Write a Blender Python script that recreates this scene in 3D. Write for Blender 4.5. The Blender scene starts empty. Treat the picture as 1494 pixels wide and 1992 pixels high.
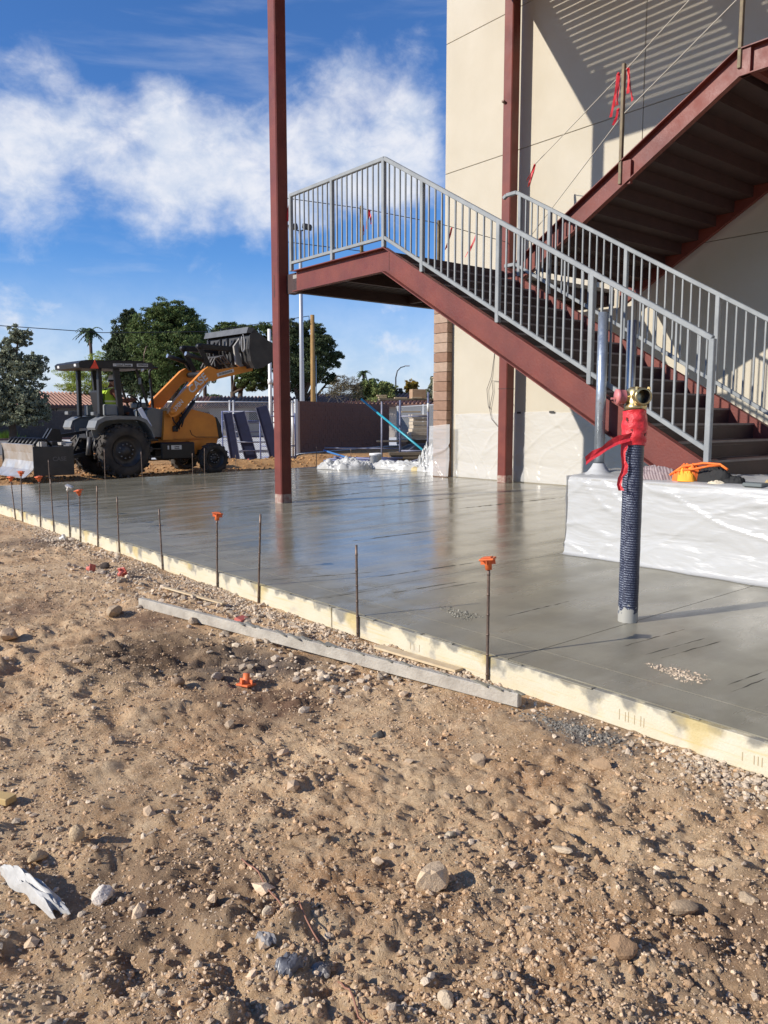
import bpy, bmesh, math, random
import numpy as np
from mathutils import Vector, Matrix
random.seed(7); rng = np.random.default_rng(11)
R = math.radians
SC = bpy.context.scene
COL = SC.collection

# ------------------------------------------------------------------ camera, sky, sun, exposure
CAM = Vector((0.0, 0.0, 1.35)); YAW = R(50.62); PITCH = R(6.646)
cd = bpy.data.cameras.new('camera'); cam = bpy.data.objects.new('camera', cd); COL.objects.link(cam)
cd.sensor_fit = 'HORIZONTAL'; cd.sensor_width = 36.0; cd.lens = 36.0 * 1554.15 / 1494.0
cd.clip_start = 0.05; cd.clip_end = 4000.0
cam.location = CAM; cam.rotation_euler = (math.pi / 2 - PITCH, 0, YAW - math.pi / 2)
SC.camera = cam
SUN_AZ = R(-18.5); SUN_EL = R(27.0)                 # the way the light travels, in the ground plane, and how steeply
sun_dir = Vector((math.cos(SUN_AZ) * math.cos(SUN_EL), math.sin(SUN_AZ) * math.cos(SUN_EL), -math.sin(SUN_EL)))
sd = bpy.data.lights.new('sun', 'SUN'); sun = bpy.data.objects.new('sun', sd); COL.objects.link(sun)
sd.energy = 4.3; sd.angle = R(0.5); sd.color = (1.0, 0.93, 0.83)
sun.rotation_euler = sun_dir.to_track_quat('-Z', 'Y').to_euler()
SC.view_settings.view_transform = 'Standard'; SC.view_settings.look = 'None'
SC.view_settings.exposure = 0.45; SC.view_settings.gamma = 1.0; SC.view_settings.use_curve_mapping = False
SC.cycles.max_bounces = 8; SC.cycles.transparent_max_bounces = 12; SC.cycles.caustics_reflective = False

W = bpy.data.worlds.new('World'); SC.world = W; W.use_nodes = True
def world():
    nt = W.node_tree; N = nt.nodes; Lk = nt.links; N.clear()
    out = N.new('ShaderNodeOutputWorld'); bg = N.new('ShaderNodeBackground'); bg.inputs['Strength'].default_value = 0.078
    sky = N.new('ShaderNodeTexSky'); sky.sky_type = 'NISHITA'; sky.sun_disc = False
    sky.sun_elevation = SUN_EL
    to_sun = -sun_dir
    sky.sun_rotation = math.atan2(to_sun.x, to_sun.y)
    sky.ozone_density = 3.2; sky.air_density = 1.0; sky.dust_density = 0.25; sky.altitude = 350
    geo = N.new('ShaderNodeTexCoord')
    def math_(op, a, b=None, c=None):
        n = N.new('ShaderNodeMath'); n.operation = op
        for i, v in enumerate((a, b, c)):
            if v is None: continue
            if isinstance(v, (int, float)): n.inputs[i].default_value = v
            else: Lk.new(v, n.inputs[i])
        return n.outputs[0]
    def smooth(v, a, b, lo=0.0, hi=1.0):
        n = N.new('ShaderNodeMapRange'); n.interpolation_type = 'SMOOTHSTEP'
        n.inputs[1].default_value = a; n.inputs[2].default_value = b; n.inputs[3].default_value = lo; n.inputs[4].default_value = hi
        Lk.new(v, n.inputs[0]); return n.outputs[0]
    D = geo.outputs['Generated']
    # banks of cloud: direction, angular radius, weight
    banks = [(0.2694, 0.9014, 0.339, 0.0964, 0.75),(0.2579, 0.9271, 0.272, 0.0803, 0.6),(0.2834, 0.9347, 0.2144, 0.0723, 0.6),(0.3297, 0.8985, 0.2899, 0.0803, 0.85),(0.3669, 0.8952, 0.2529, 0.0723, 0.6),(0.3878, 0.8533, 0.3486, 0.0482, 0.5),(0.4128, 0.8591, 0.3025, 0.0884, 0.9),(0.4603, 0.8424, 0.2803, 0.0964, 1.0),(0.4147, 0.8818, 0.2245, 0.0723, 0.75),(0.5321, 0.7821, 0.3243, 0.0964, 1.0),(0.5865, 0.7583, 0.2848, 0.1044, 1.0),(0.6187, 0.7059, 0.3448, 0.0643, 0.7),(0.5606, 0.7334, 0.3844, 0.0603, 0.55),(0.6096, 0.6832, 0.4022, 0.0402, 0.4),(0.6344, 0.7145, 0.295, 0.0884, 0.85),(0.5232, 0.8126, 0.2568, 0.0884, 0.8),(0.2731, 0.9579, 0.0888, 0.1205, 0.7),(0.6382, 0.7646, 0.0906, 0.1205, 0.75),(0.1323, 0.9503, 0.2818, 0.1607, 0.8),(0.7924, 0.5239, 0.3125, 0.2008, 0.7),(0.1723, 0.9755, 0.1371, 0.1366, 0.6),(0.467, 0.8746, 0.1306, 0.0562, 0.3),
        (-0.4, 0.85, 0.33, 0.30, 0.8), (-0.85, 0.3, 0.4, 0.30, 0.7), (-0.7, -0.55, 0.35, 0.32, 0.8), (0.1, -0.9, 0.4, 0.30, 0.7), (0.75, -0.5, 0.4, 0.3, 0.8), (0.3, 0.2, 0.93, 0.25, 0.5)]
    cov = None
    for x, y, z, r_, w_ in banks:
        d = Vector((x, y, z)).normalized()
        vm = N.new('ShaderNodeVectorMath'); vm.operation = 'DISTANCE'; Lk.new(D, vm.inputs[0]); vm.inputs[1].default_value = d
        s = smooth(vm.outputs['Value'], 0.0, r_, w_, 0.0)
        cov = s if cov is None else math_('ADD', cov, s)
    cov = math_('MINIMUM', cov, 1.15)
    def noise(scale, detail, rough, seed, stretch=(1, 1, 1)):
        mp = N.new('ShaderNodeMapping'); mp.inputs['Location'].default_value = (seed, seed * 0.37, -seed); mp.inputs['Scale'].default_value = stretch
        Lk.new(D, mp.inputs['Vector'])
        n = N.new('ShaderNodeTexNoise'); n.inputs['Scale'].default_value = scale; n.inputs['Detail'].default_value = detail; n.inputs['Roughness'].default_value = rough
        n.inputs['Distortion'].default_value = 0.25
        Lk.new(mp.outputs[0], n.inputs['Vector']); return n.outputs['Fac']
    n1 = noise(9, 9, 0.58, 3.1, (1, 1, 1.5)); n2 = noise(26, 8, 0.62, 7.7, (1, 1, 1.3)); n3 = noise(5, 6, 0.55, 1.3, (1, 1, 6))
    dens = math_('ADD', cov, math_('MULTIPLY', math_('SUBTRACT', n1, 0.5), 1.9))
    dens = math_('ADD', dens, math_('MULTIPLY', math_('SUBTRACT', n2, 0.5), 0.7))
    cl = smooth(dens, 0.18, 1.25)
    wisp = math_('MULTIPLY', smooth(n3, 0.48, 0.80), 0.28)
    cl = math_('MAXIMUM', cl, wisp)
    sep = N.new('ShaderNodeSeparateXYZ'); Lk.new(D, sep.inputs[0])
    low = smooth(sep.outputs['Z'], 0.0, 0.20, 0.85, 0.0)          # thin haze low over the horizon
    cl = math_('MAXIMUM', cl, low); cl = math_('MULTIPLY', cl, 0.93)
    ccol = N.new('ShaderNodeMix'); ccol.data_type = 'RGBA'
    ccol.inputs['A'].default_value = (6.2, 6.9, 8.2, 1); ccol.inputs['B'].default_value = (8.4, 8.5, 9.0, 1)
    Lk.new(smooth(n2, 0.3, 0.7), ccol.inputs['Factor'])
    tint = N.new('ShaderNodeMix'); tint.data_type = 'RGBA'; tint.blend_type = 'MULTIPLY'; tint.inputs['Factor'].default_value = 1.0
    tint.inputs['B'].default_value = (0.62, 1.00, 1.48, 1); Lk.new(sky.outputs[0], tint.inputs['A'])
    mix = N.new('ShaderNodeMix'); mix.data_type = 'RGBA'
    Lk.new(cl, mix.inputs['Factor']); Lk.new(tint.outputs['Result'], mix.inputs['A']); Lk.new(ccol.outputs['Result'], mix.inputs['B'])
    Lk.new(mix.outputs['Result'], bg.inputs['Color']); Lk.new(bg.outputs[0], out.inputs['Surface'])
world()

# ------------------------------------------------------------------ materials
MATS = {}
def mat(name, col, rough=0.6, metal=0.0, var=0.0, vscale=8.0, col2=None, bump=0.0, bscale=60.0, rvar=0.0, spec=0.5, island=0.0, scuff=None):
    """Principled surface: base colour broken up by two noises, optional second colour in patches, fine bump, per-piece tone."""
    if name in MATS: return MATS[name]
    m = bpy.data.materials.new(name); m.use_nodes = True; nt = m.node_tree; N = nt.nodes; L = nt.links
    b = N['Principled BSDF']; b.inputs['Roughness'].default_value = rough; b.inputs['Metallic'].default_value = metal
    b.inputs['Specular IOR Level'].default_value = spec
    tc = N.new('ShaderNodeTexCoord'); V = tc.outputs['Object']
    c = None
    def noise(s, d=6, r=0.6):
        n = N.new('ShaderNodeTexNoise'); n.inputs['Scale'].default_value = s; n.inputs['Detail'].default_value = d; n.inputs['Roughness'].default_value = r
        L.new(V, n.inputs['Vector']); return n.outputs['Fac']
    def ramp(f, a, bb, ca, cb):
        r = N.new('ShaderNodeMapRange'); r.inputs[1].default_value = a; r.inputs[2].default_value = bb; r.inputs[3].default_value = ca; r.inputs[4].default_value = cb
        L.new(f, r.inputs[0]); return r.outputs[0]
    base = (*col, 1)
    if var or col2 or island:
        mx = N.new('ShaderNodeMix'); mx.data_type = 'RGBA'
        mx.inputs['A'].default_value = base
        c2 = col2 if col2 else tuple(v * (1 - var) for v in col)
        mx.inputs['B'].default_value = (*c2, 1)
        n1 = noise(vscale); L.new(ramp(n1, 0.35, 0.65, 0, 1), mx.inputs['Factor']); c = mx.outputs['Result']
        if island:
            g = N.new('ShaderNodeNewGeometry'); h = N.new('ShaderNodeHueSaturation')
            L.new(ramp(g.outputs['Random Per Island'], 0, 1, 1 - island, 1 + island), h.inputs['Value']); L.new(c, h.inputs['Color']); c = h.outputs['Color']
        if scuff:
            sm_ = N.new('ShaderNodeMix'); sm_.data_type = 'RGBA'; sm_.inputs['B'].default_value = (*scuff[0], 1); L.new(c, sm_.inputs['A'])
            mp = N.new('ShaderNodeMapping'); mp.inputs['Scale'].default_value = scuff[2]; L.new(V, mp.inputs[0])
            n5 = N.new('ShaderNodeTexNoise'); n5.inputs['Scale'].default_value = scuff[1]; n5.inputs['Detail'].default_value = 9; n5.inputs['Roughness'].default_value = .72; L.new(mp.outputs[0], n5.inputs['Vector'])
            L.new(ramp(n5.outputs['Fac'], scuff[3], scuff[3] + .09, 0, .75), sm_.inputs['Factor']); c = sm_.outputs['Result']
        L.new(c, b.inputs['Base Color'])
    else:
        b.inputs['Base Color'].default_value = base
    if rvar:
        n2 = noise(vscale * 2.3); L.new(ramp(n2, 0.3, 0.7, max(0.03, rough - rvar), min(1, rough + rvar)), b.inputs['Roughness'])
    if bump:
        bp = N.new('ShaderNodeBump'); bp.inputs['Strength'].default_value = bump; bp.inputs['Distance'].default_value = 0.02
        L.new(noise(bscale, 8, 0.65), bp.inputs['Height']); L.new(bp.outputs[0], b.inputs['Normal'])
    MATS[name] = m; return m

def leaf_mat(name, col, trans=0.25):
    m = bpy.data.materials.new(name); m.use_nodes = True; nt = m.node_tree; N = nt.nodes; L = nt.links
    b = N['Principled BSDF']; b.inputs['Roughness'].default_value = 0.75; b.inputs['Specular IOR Level'].default_value = 0.2
    g = N.new('ShaderNodeNewGeometry'); h = N.new('ShaderNodeHueSaturation'); h.inputs['Color'].default_value = (*col, 1)
    r = N.new('ShaderNodeMapRange'); r.inputs[3].default_value = 0.55; r.inputs[4].default_value = 1.5; L.new(g.outputs['Random Per Island'], r.inputs[0]); L.new(r.outputs[0], h.inputs['Value'])
    r2 = N.new('ShaderNodeMapRange'); r2.inputs[3].default_value = 0.48; r2.inputs[4].default_value = 0.53; L.new(g.outputs['Random Per Island'], r2.inputs[0]); L.new(r2.outputs[0], h.inputs['Hue'])
    L.new(h.outputs[0], b.inputs['Base Color'])
    t = N.new('ShaderNodeBsdfTranslucent'); L.new(h.outputs[0], t.inputs['Color'])
    ms = N.new('ShaderNodeMixShader'); ms.inputs[0].default_value = trans
    L.new(b.outputs[0], ms.inputs[1]); L.new(t.outputs[0], ms.inputs[2]); L.new(ms.outputs[0], N['Material Output'].inputs['Surface'])
    return m

# ------------------------------------------------------------------ object helpers
ROOT = {}      # world offset that each object's mesh is written relative to
def meta(o, label=None, cat=None, group=None, kind=None):
    if label: o['label'] = label
    if cat: o['category'] = cat
    if group: o['group'] = group
    if kind: o['kind'] = kind
    return o
def thing(name, label, cat, loc=(0, 0, 0), group=None, rot=None):
    o = bpy.data.objects.new(name, None); COL.objects.link(o); o.empty_display_size = 0.2
    o.location = loc
    if rot is not None: o.rotation_euler = (0, 0, rot)
    ROOT[o.name] = Vector((0, 0, 0)) if rot is not None else Vector(loc)
    return meta(o, label, cat, group)
def link(name, me, parent=None, loc=None):
    o = bpy.data.objects.new(name, me); COL.objects.link(o)
    if parent is not None:
        o.parent = parent; ROOT[o.name] = ROOT[parent.name]
        if loc is not None: o.location = Vector(loc) - ROOT[parent.name]
    elif loc is not None: o.location = loc
    return o

class MB:
    """Collects solids and builds them as one mesh object."""
    def __init__(s): s.v = []; s.f = []; s.sm = []
    def add(s, vs, fs, smooth=False):
        k = len(s.v); s.v += [tuple(v) for v in vs]; s.f += [tuple(i + k for i in f) for f in fs]; s.sm += [smooth] * len(fs); return s
    def box(s, c, d, rot=None, bev=0.0):
        """Centre, full size; optional 3x3 rotation; optional chamfered edges."""
        c = Vector(c); hx, hy, hz = d[0] / 2, d[1] / 2, d[2] / 2
        M = rot if rot is not None else Matrix.Identity(3)
        if bev <= 0:
            vs = [c + M @ Vector((x * hx, y * hy, z * hz)) for x in (-1, 1) for y in (-1, 1) for z in (-1, 1)]
            return s.add(vs, [(0, 1, 3, 2), (4, 6, 7, 5), (0, 4, 5, 1), (2, 3, 7, 6), (0, 2, 6, 4), (1, 5, 7, 3)])
        b = min(bev, hx * .9, hy * .9, hz * .9); vs = []; idx = {}
        for x in (-1, 1):
            for y in (-1, 1):
                for z in (-1, 1):
                    for a in range(3):
                        p = [x * (hx - b), y * (hy - b), z * (hz - b)]; p[a] = (x, y, z)[a] * (hx, hy, hz)[a]
                        idx[x, y, z, a] = len(vs); vs.append(c + M @ Vector(p))
        fs = []
        for a in range(3):
            o1, o2 = (a + 1) % 3, (a + 2) % 3
            for sg in (-1, 1):
                q = []
                for u, w in ((-1, -1), (1, -1), (1, 1), (-1, 1)):
                    k = [0, 0, 0]; k[a] = sg; k[o1] = u; k[o2] = w; q.append(idx[k[0], k[1], k[2], a])
                fs.append(q if sg > 0 else q[::-1])
        for a in range(3):
            o1, o2 = (a + 1) % 3, (a + 2) % 3
            for u in (-1, 1):
                for w in (-1, 1):
                    k0 = [0, 0, 0]; k0[a] = -1; k0[o1] = u; k0[o2] = w; k1 = list(k0); k1[a] = 1
                    q = [idx[(*k0, o1)], idx[(*k1, o1)], idx[(*k1, o2)], idx[(*k0, o2)]]
                    fs.append(q if u * w > 0 else q[::-1])
        for x in (-1, 1):
            for y in (-1, 1):
                for z in (-1, 1):
                    q = [idx[x, y, z, 0], idx[x, y, z, 1], idx[x, y, z, 2]]; fs.append(q if x * y * z > 0 else q[::-1])
        return s.add(vs, fs)
    def span(s, a, b, bev=0.0):
        return s.box([(a[i] + b[i]) / 2 for i in range(3)], [abs(b[i] - a[i]) for i in range(3)], None, bev)
    def bar(s, p, q, w, h=None, up=(0, 0, 1), bev=0.0):
        """Rectangular bar from p to q, w across, h along 'up'."""
        h = h or w; p = Vector(p); q = Vector(q); x = (q - p); ln = x.length; x.normalize()
        y = Vector(up).cross(x)
        if y.length < 1e-4: y = Vector((0, 1, 0)).cross(x)
        y.normalize(); z = x.cross(y)
        return s.box((p + q) / 2, (ln, w, h), Matrix((x, y, z)).transposed(), bev)
    def tube(s, pts, r, n=10, cap=True, smooth=True, closed=False):
        pts = [Vector(p) for p in pts]; m = len(pts); rr = r if hasattr(r, '__len__') else [r] * m
        vs = []; ref = None
        for i, p in enumerate(pts):
            a = pts[i - 1] if (i > 0 or closed) else p; b = pts[(i + 1) % m] if (i < m - 1 or closed) else p
            t = (b - a).normalized()
            if ref is None:
                ref = Vector((0, 0, 1)) if abs(t.z) < 0.9 else Vector((1, 0, 0))
            u = (ref - t * ref.dot(t)).normalized(); w = t.cross(u); ref = u
            for k in range(n):
                an = 2 * math.pi * k / n; vs.append(p + (u * math.cos(an) + w * math.sin(an)) * rr[i])
        fs = []
        for i in range(m if closed else m - 1):
            j = (i + 1) % m
            for k in range(n): fs.append((i * n + k, i * n + (k + 1) % n, j * n + (k + 1) % n, j * n + k))
        s.add(vs, fs, smooth)
        if cap and not closed:
            k0 = len(s.v) - len(vs)
            s.f += [tuple(range(k0 + n - 1, k0 - 1, -1)), tuple(range(k0 + (m - 1) * n, k0 + m * n))]; s.sm += [False, False]
        return s
    def lathe(s, prof, c=(0, 0, 0), axis='z', n=24, smooth=True, seg=None):
        """prof: (radius, along-axis) pairs."""
        c = Vector(c); vs = []; m = len(prof)
        for r_, h in prof:
            for k in range(n):
                a = 2 * math.pi * k / n; x, y = r_ * math.cos(a), r_ * math.sin(a)
                vs.append(c + {'z': Vector((x, y, h)), 'x': Vector((h, x, y)), 'y': Vector((y, h, x))}[axis])
        fs = [(i * n + k, i * n + (k + 1) % n, (i + 1) * n + (k + 1) % n, (i + 1) * n + k) for i in range(m - 1) for k in range(n)]
        return s.add(vs, fs, smooth)
    def prism(s, poly, a, b, axis='y'):
        """Extrude a 2D polygon from a to b along an axis. axis y: poly=(x,z); x: poly=(y,z); z: poly=(x,y)."""
        def P(u, w, t): return {'y': (u, t, w), 'x': (t, u, w), 'z': (u, w, t)}[axis]
        n = len(poly); vs = [P(u, w, a) for u, w in poly] + [P(u, w, b) for u, w in poly]
        fs = [tuple(range(n)), tuple(range(2 * n - 1, n - 1, -1))] + [(i, i + n, (i + 1) % n + n, (i + 1) % n) for i in range(n)]
        return s.add(vs, fs)
    def quad(s, a, b, c, d): return s.add([a, b, c, d], [(0, 1, 2, 3)])
    def mesh(s, name, m, off=(0, 0, 0), fix=True):
        me = bpy.data.meshes.new(name); o = Vector(off)
        me.from_pydata([tuple(Vector(v) - o) for v in s.v], [], s.f)
        me.polygons.foreach_set('use_smooth', s.sm)
        if fix:
            bm = bmesh.new(); bm.from_mesh(me); bmesh.ops.recalc_face_normals(bm, faces=bm.faces); bm.to_mesh(me); bm.free()
        if m: me.materials.append(m)
        return me
    def build(s, name, m, parent=None, at=None, label=None, fix=True):
        off = ROOT[parent.name] if parent is not None else Vector(at or (0, 0, 0))
        o = link(name, s.mesh(name, m, off, fix), parent)
        if parent is None: o.location = off; ROOT[o.name] = off
        if label: o['label'] = label
        return o
def text(body, size, m, parent, M, name='lettering', depth=0.003, align='CENTER'):
    c = bpy.data.curves.new(name, 'FONT'); c.body = body; c.size = size; c.align_x = align; c.align_y = 'CENTER'; c.extrude = depth; c.offset = size * .022
    c.materials.append(m); tmp = bpy.data.objects.new('tmp', c); COL.objects.link(tmp)
    me = bpy.data.meshes.new_from_object(tmp.evaluated_get(bpy.context.evaluated_depsgraph_get()))
    bpy.data.objects.remove(tmp); bpy.data.curves.remove(c)
    o = bpy.data.objects.new(name, me); COL.objects.link(o); o['kind'] = 'stuff'
    o.parent = parent; o.matrix_local = M; ROOT[o.name] = ROOT[parent.name]; return o
def np_mesh(name, v, f, m=None, smooth=False):
    """Fast mesh from numpy arrays; f is (n,k)."""
    me = bpy.data.meshes.new(name); n, k = f.shape
    me.vertices.add(len(v)); me.vertices.foreach_set('co', np.ascontiguousarray(v, np.float32).ravel())
    me.loops.add(n * k); me.loops.foreach_set('vertex_index', np.ascontiguousarray(f, np.int32).ravel())
    me.polygons.add(n); me.polygons.foreach_set('loop_start', np.arange(0, n * k, k, dtype=np.int32))
    me.polygons.foreach_set('use_smooth', np.full(n, smooth, bool)); me.update(calc_edges=True); me.validate()
    if m: me.materials.append(m)
    return me
def hash2(ix, iy, seed):
    h = (ix * 374761393 + iy * 668265263 + seed * 982451653) & 0xffffffff
    h = ((h ^ (h >> 13)) * 1274126177) & 0xffffffff
    return ((h ^ (h >> 16)) & 0xffff) / 65535.0
def vnoise(x, y, seed=0):
    ix = np.floor(x).astype(np.int64); iy = np.floor(y).astype(np.int64); fx = x - ix; fy = y - iy
    fx = fx * fx * (3 - 2 * fx); fy = fy * fy * (3 - 2 * fy)
    a = hash2(ix, iy, seed); b = hash2(ix + 1, iy, seed); c = hash2(ix, iy + 1, seed); d = hash2(ix + 1, iy + 1, seed)
    return (a * (1 - fx) + b * fx) * (1 - fy) + (c * (1 - fx) + d * fx) * fy
def sstep(x, a, b):
    t = np.clip((x - a) / (b - a), 0, 1); return t * t * (3 - 2 * t)

SLOPE = 0.0126; FORM_X = 3.33
def slab_z(x): return SLOPE * (x - FORM_X)
def ground_h(x, y):
    """Height of the dirt: worked and lumpy by the form, dropping under the slab, a spoil berm behind it, flat far off."""
    x = np.asarray(x, float); y = np.asarray(y, float)
    d = np.hypot(x, y)
    near = 1 - sstep(d, 9, 26)
    h = (vnoise(x / 1.6, y / 1.6, 1) - .5) * .07 * near
    h += (vnoise(x / .52 + .3 * vnoise(x, y, 9), y / .52, 2) - .5) * .030 * near
    rough = .35 + .9 * sstep(vnoise(x / .9, y / .9, 21), .35, .7)
    lump = np.abs(vnoise(x / .17, y / .17, 3) - .5) * 2
    h += (lump - .35) * .036 * near * rough
    h += (np.abs(vnoise(x / .075, y / .075, 4) - .5) * 2 - .3) * .022 * (1 - sstep(d, 5, 10)) * rough
    h += (vnoise(x / .032, y / .032, 5) - .5) * .011 * (1 - sstep(d, 3, 6)) * rough
    h += (vnoise(x / .015, y / .015, 6) - .5) * .0035 * (1 - sstep(d, 2, 4))
    k1 = vnoise(x / .21 + .5 * vnoise(x / .3, y / .3, 44), y / .13, 41); k2 = vnoise(x / .11, y / .10, 42); amp = near * sstep(vnoise(x / .8, y / .8, 43), .30, .62)
    h += .085 * np.maximum(0, k1 - .66) * amp * 1.2 - .13 * np.maximum(0, .25 - k1) * amp
    h += .060 * np.maximum(0, k2 - .60) * (1 - sstep(d, 7, 12)) - .05 * np.maximum(0, .25 - k2) * amp
    cell = np.abs(vnoise(x / .06 + 2 * vnoise(x / .15, y / .15, 46), y / .05, 47) - .5) * 2            # broken crust: sharp little edges
    h += (sstep(cell, .10, .30) - .7) * .009 * (1 - sstep(d, 6, 11)) * sstep(vnoise(x / .6, y / .6, 48), .25, .55)
    pl = vnoise(x / .13 + .8 * vnoise(x / .1, y / .1, 49), y / .09, 50); h += np.floor(pl * 4.0) * .006 * (1 - sstep(d, 5, 10)) * sstep(vnoise(x / .7, y / .7, 52), .35, .6)
    tr = np.abs((x * .80 - y * .60) - .02); h -= .014 * (1 - sstep(tr, .10, .17)) * (.5 + .5 * np.sign(np.sin((x * .60 + y * .80) * 52 + 9 * tr))) * sstep(d, 1.2, 1.6) * (1 - sstep(d, 3.2, 4.5))
    flat = sstep(x, 2.7, 3.25)
    h = h * (1 - .62 * flat)
    base = -.165 - .03 * sstep(d, 1.5, 0.8) + .06 * sstep(y, 8, 15) * (1 - sstep(x, 1.5, 3.2)) + .028 * flat * vnoise(y / .35, x / .35, 12)
    h = h + base
    back = sstep(y, 17.6, 18.2)
    hb = -.05 + (vnoise(x / .5, y / .5, 31) - .5) * .05 + (vnoise(x / .12, y / .12, 32) - .5) * .03
    berm = .24 * np.exp(-((y - (21.2 - .18 * (x - 9))) / .9) ** 2) * sstep(x, 8, 11) * (.6 + .7 * vnoise(x / .6, y / .6, 33)) * (1 - sstep(x, 15.5, 17))
    hb = hb + berm
    right = sstep(x + y, 29.5, 30.1)                            # behind the angled end of the slab
    hb2 = .06 + (vnoise(x / .4, y / .4, 34) - .5) * .06
    far = sstep(d, 26, 40)
    hb = hb * (1 - far)
    slabin = (x > FORM_X + .05) & (y < 17.7)
    h = np.where(slabin, -.32, h)
    bk = np.maximum(back, right * (x > FORM_X))
    h = h * (1 - bk) + np.where(back > .5, hb, hb2) * bk
    h = h * (1 - far) + -.02 * far
    return h
# ------------------------------------------------------------------ dirt
def dirt_material():
    m = bpy.data.materials.new('dirt'); m.use_nodes = True; nt = m.node_tree; N = nt.nodes; L = nt.links
    b = N['Principled BSDF']; b.inputs['Roughness'].default_value = 0.95; b.inputs['Specular IOR Level'].default_value = 0.15
    tc = N.new('ShaderNodeTexCoord'); V = tc.outputs['Object']
    def noise(s, d=8, r=0.65):
        n = N.new('ShaderNodeTexNoise'); n.inputs['Scale'].default_value = s; n.inputs['Detail'].default_value = d; n.inputs['Roughness'].default_value = r
        L.new(V, n.inputs['Vector']); return n.outputs['Fac']
    def rng_(f, a, b_, lo=0.0, hi=1.0):
        n = N.new('ShaderNodeMapRange'); n.inputs[1].default_value = a; n.inputs[2].default_value = b_; n.inputs[3].default_value = lo; n.inputs[4].default_value = hi
        L.new(f, n.inputs[0]); return n.outputs[0]
    def mix(f, a, b_):
        n = N.new('ShaderNodeMix'); n.data_type = 'RGBA'
        if isinstance(a, tuple): n.inputs['A'].default_value = (*a, 1)
        else: L.new(a, n.inputs['A'])
        if isinstance(b_, tuple): n.inputs['B'].default_value = (*b_, 1)
        else: L.new(b_, n.inputs['B'])
        L.new(f, n.inputs['Factor']); return n.outputs['Result']
    c = mix(rng_(noise(1.1), .38, .62), (.71, .50, .29), (.50, .32, .17))
    c = mix(rng_(noise(5), .42, .7), c, (.76, .57, .36))
    c = mix(rng_(noise(30, 7, .78), .44, .68), c, (.40, .245, .135))
    c = mix(rng_(noise(2.3, 7, .7), .50, .66), c, (.46, .27, .14))
    c = mix(rng_(noise(120, 4, .7), .50, .74), c, (.74, .57, .385))
    def spot(cx, cy, r0, r1, col, c):
        vm = N.new('ShaderNodeVectorMath'); vm.operation = 'DISTANCE'; L.new(V, vm.inputs[0]); vm.inputs[1].default_value = (cx, cy, -.16)
        n = N.new('ShaderNodeMath'); n.operation = 'MULTIPLY_ADD'; L.new(noise(4.5), n.inputs[0]); n.inputs[1].default_value = 1.1; L.new(vm.outputs['Value'], n.inputs[2])
        return mix(rng_(n.outputs[0], r1 + .55, r0 + .55), c, col)
    for s in ((2.05, 4.75, .1, .75, (.13, .085, .055)), (2.45, 4.2, .05, .55, (.17, .13, .10)), (3.12, 2.22, .05, .30, (.15, .13, .115)), (2.2, 3.6, .05, .5, (.2, .12, .075)),
              (2.35, 5.6, 0., .5, (.22, .135, .085)), (1.0, 2.3, 0., .5, (.24, .155, .095)), (2.2, 1.0, 0., .4, (.25, .165, .105)), (1.7, 6.6, .0, .5, (.28, .18, .115)), (3.05, 7.5, 0., .5, (.2, .15, .11)), (2.95, 10.2, .1, .8, (.2, .14, .1))):
        c = spot(*s, c)
    # the turned soil behind the slab is redder
    sp = N.new('ShaderNodeSeparateXYZ'); L.new(V, sp.inputs[0])
    c = mix(rng_(sp.outputs['Y'], 17.5, 18.6), c, mix(rng_(noise(3), .35, .65), (.50, .30, .135), (.36, .19, .08)))
    c = mix(rng_(sp.outputs['Y'], 29, 34), c, (.33, .29, .24))
    L.new(c, b.inputs['Base Color'])
    bp = N.new('ShaderNodeBump'); bp.inputs['Strength'].default_value = 1.0; bp.inputs['Distance'].default_value = 0.016; L.new(noise(70, 9, .75), bp.inputs['Height'])
    bp2 = N.new('ShaderNodeBump'); bp2.inputs['Strength'].default_value = 0.5; bp2.inputs['Distance'].default_value = 0.05; L.new(noise(9, 8, .7), bp2.inputs['Height']); L.new(bp2.outputs[0], bp.inputs['Normal'])
    L.new(bp.outputs[0], b.inputs['Normal'])
    return m
DIRT = dirt_material()
def build_ground():
    th = np.concatenate([np.arange(-180, -64, 4.0), np.arange(-64, -34, .6), np.arange(-34, 40, .17), np.arange(40, 70, .6), np.arange(70, 180, 4.0)])
    th = np.radians(th) + YAW
    r_ = [0.3]
    while r_[-1] < 9: r_.append(r_[-1] * 1.0052 if r_[-1] > 1.2 else r_[-1] * 1.03)
    while r_[-1] < 32: r_.append(r_[-1] * 1.0075)
    while r_[-1] < 1500: r_.append(r_[-1] * 1.2)
    r_ = np.array(r_); n, k = len(r_), len(th)
    rr, tt = np.meshgrid(r_, th, indexing='ij')
    # grid is dense where the dirt is close, but the soil itself is a fixed field in the ground plane
    x = rr * np.cos(tt); y = rr * np.sin(tt); z = ground_h(x, y)
    v = np.stack([x, y, z], -1).reshape(-1, 3)
    i = np.arange(n - 1)[:, None] * k; j = np.arange(k)[None, :]; j2 = (j + 1) % k
    f = np.stack([i + j, i + k + j, i + k + j2, i + j2], -1).reshape(-1, 4)
    v = np.vstack([v, [[0, 0, ground_h(0., 0.).item()]]]); cen = len(v) - 1
    me = np_mesh('dirt_ground', v, f, DIRT, True)
    o = link('dirt_ground', me); meta(o, 'tan stony dirt with lumps and dark damp patches', kind='structure')
build_ground()

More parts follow.
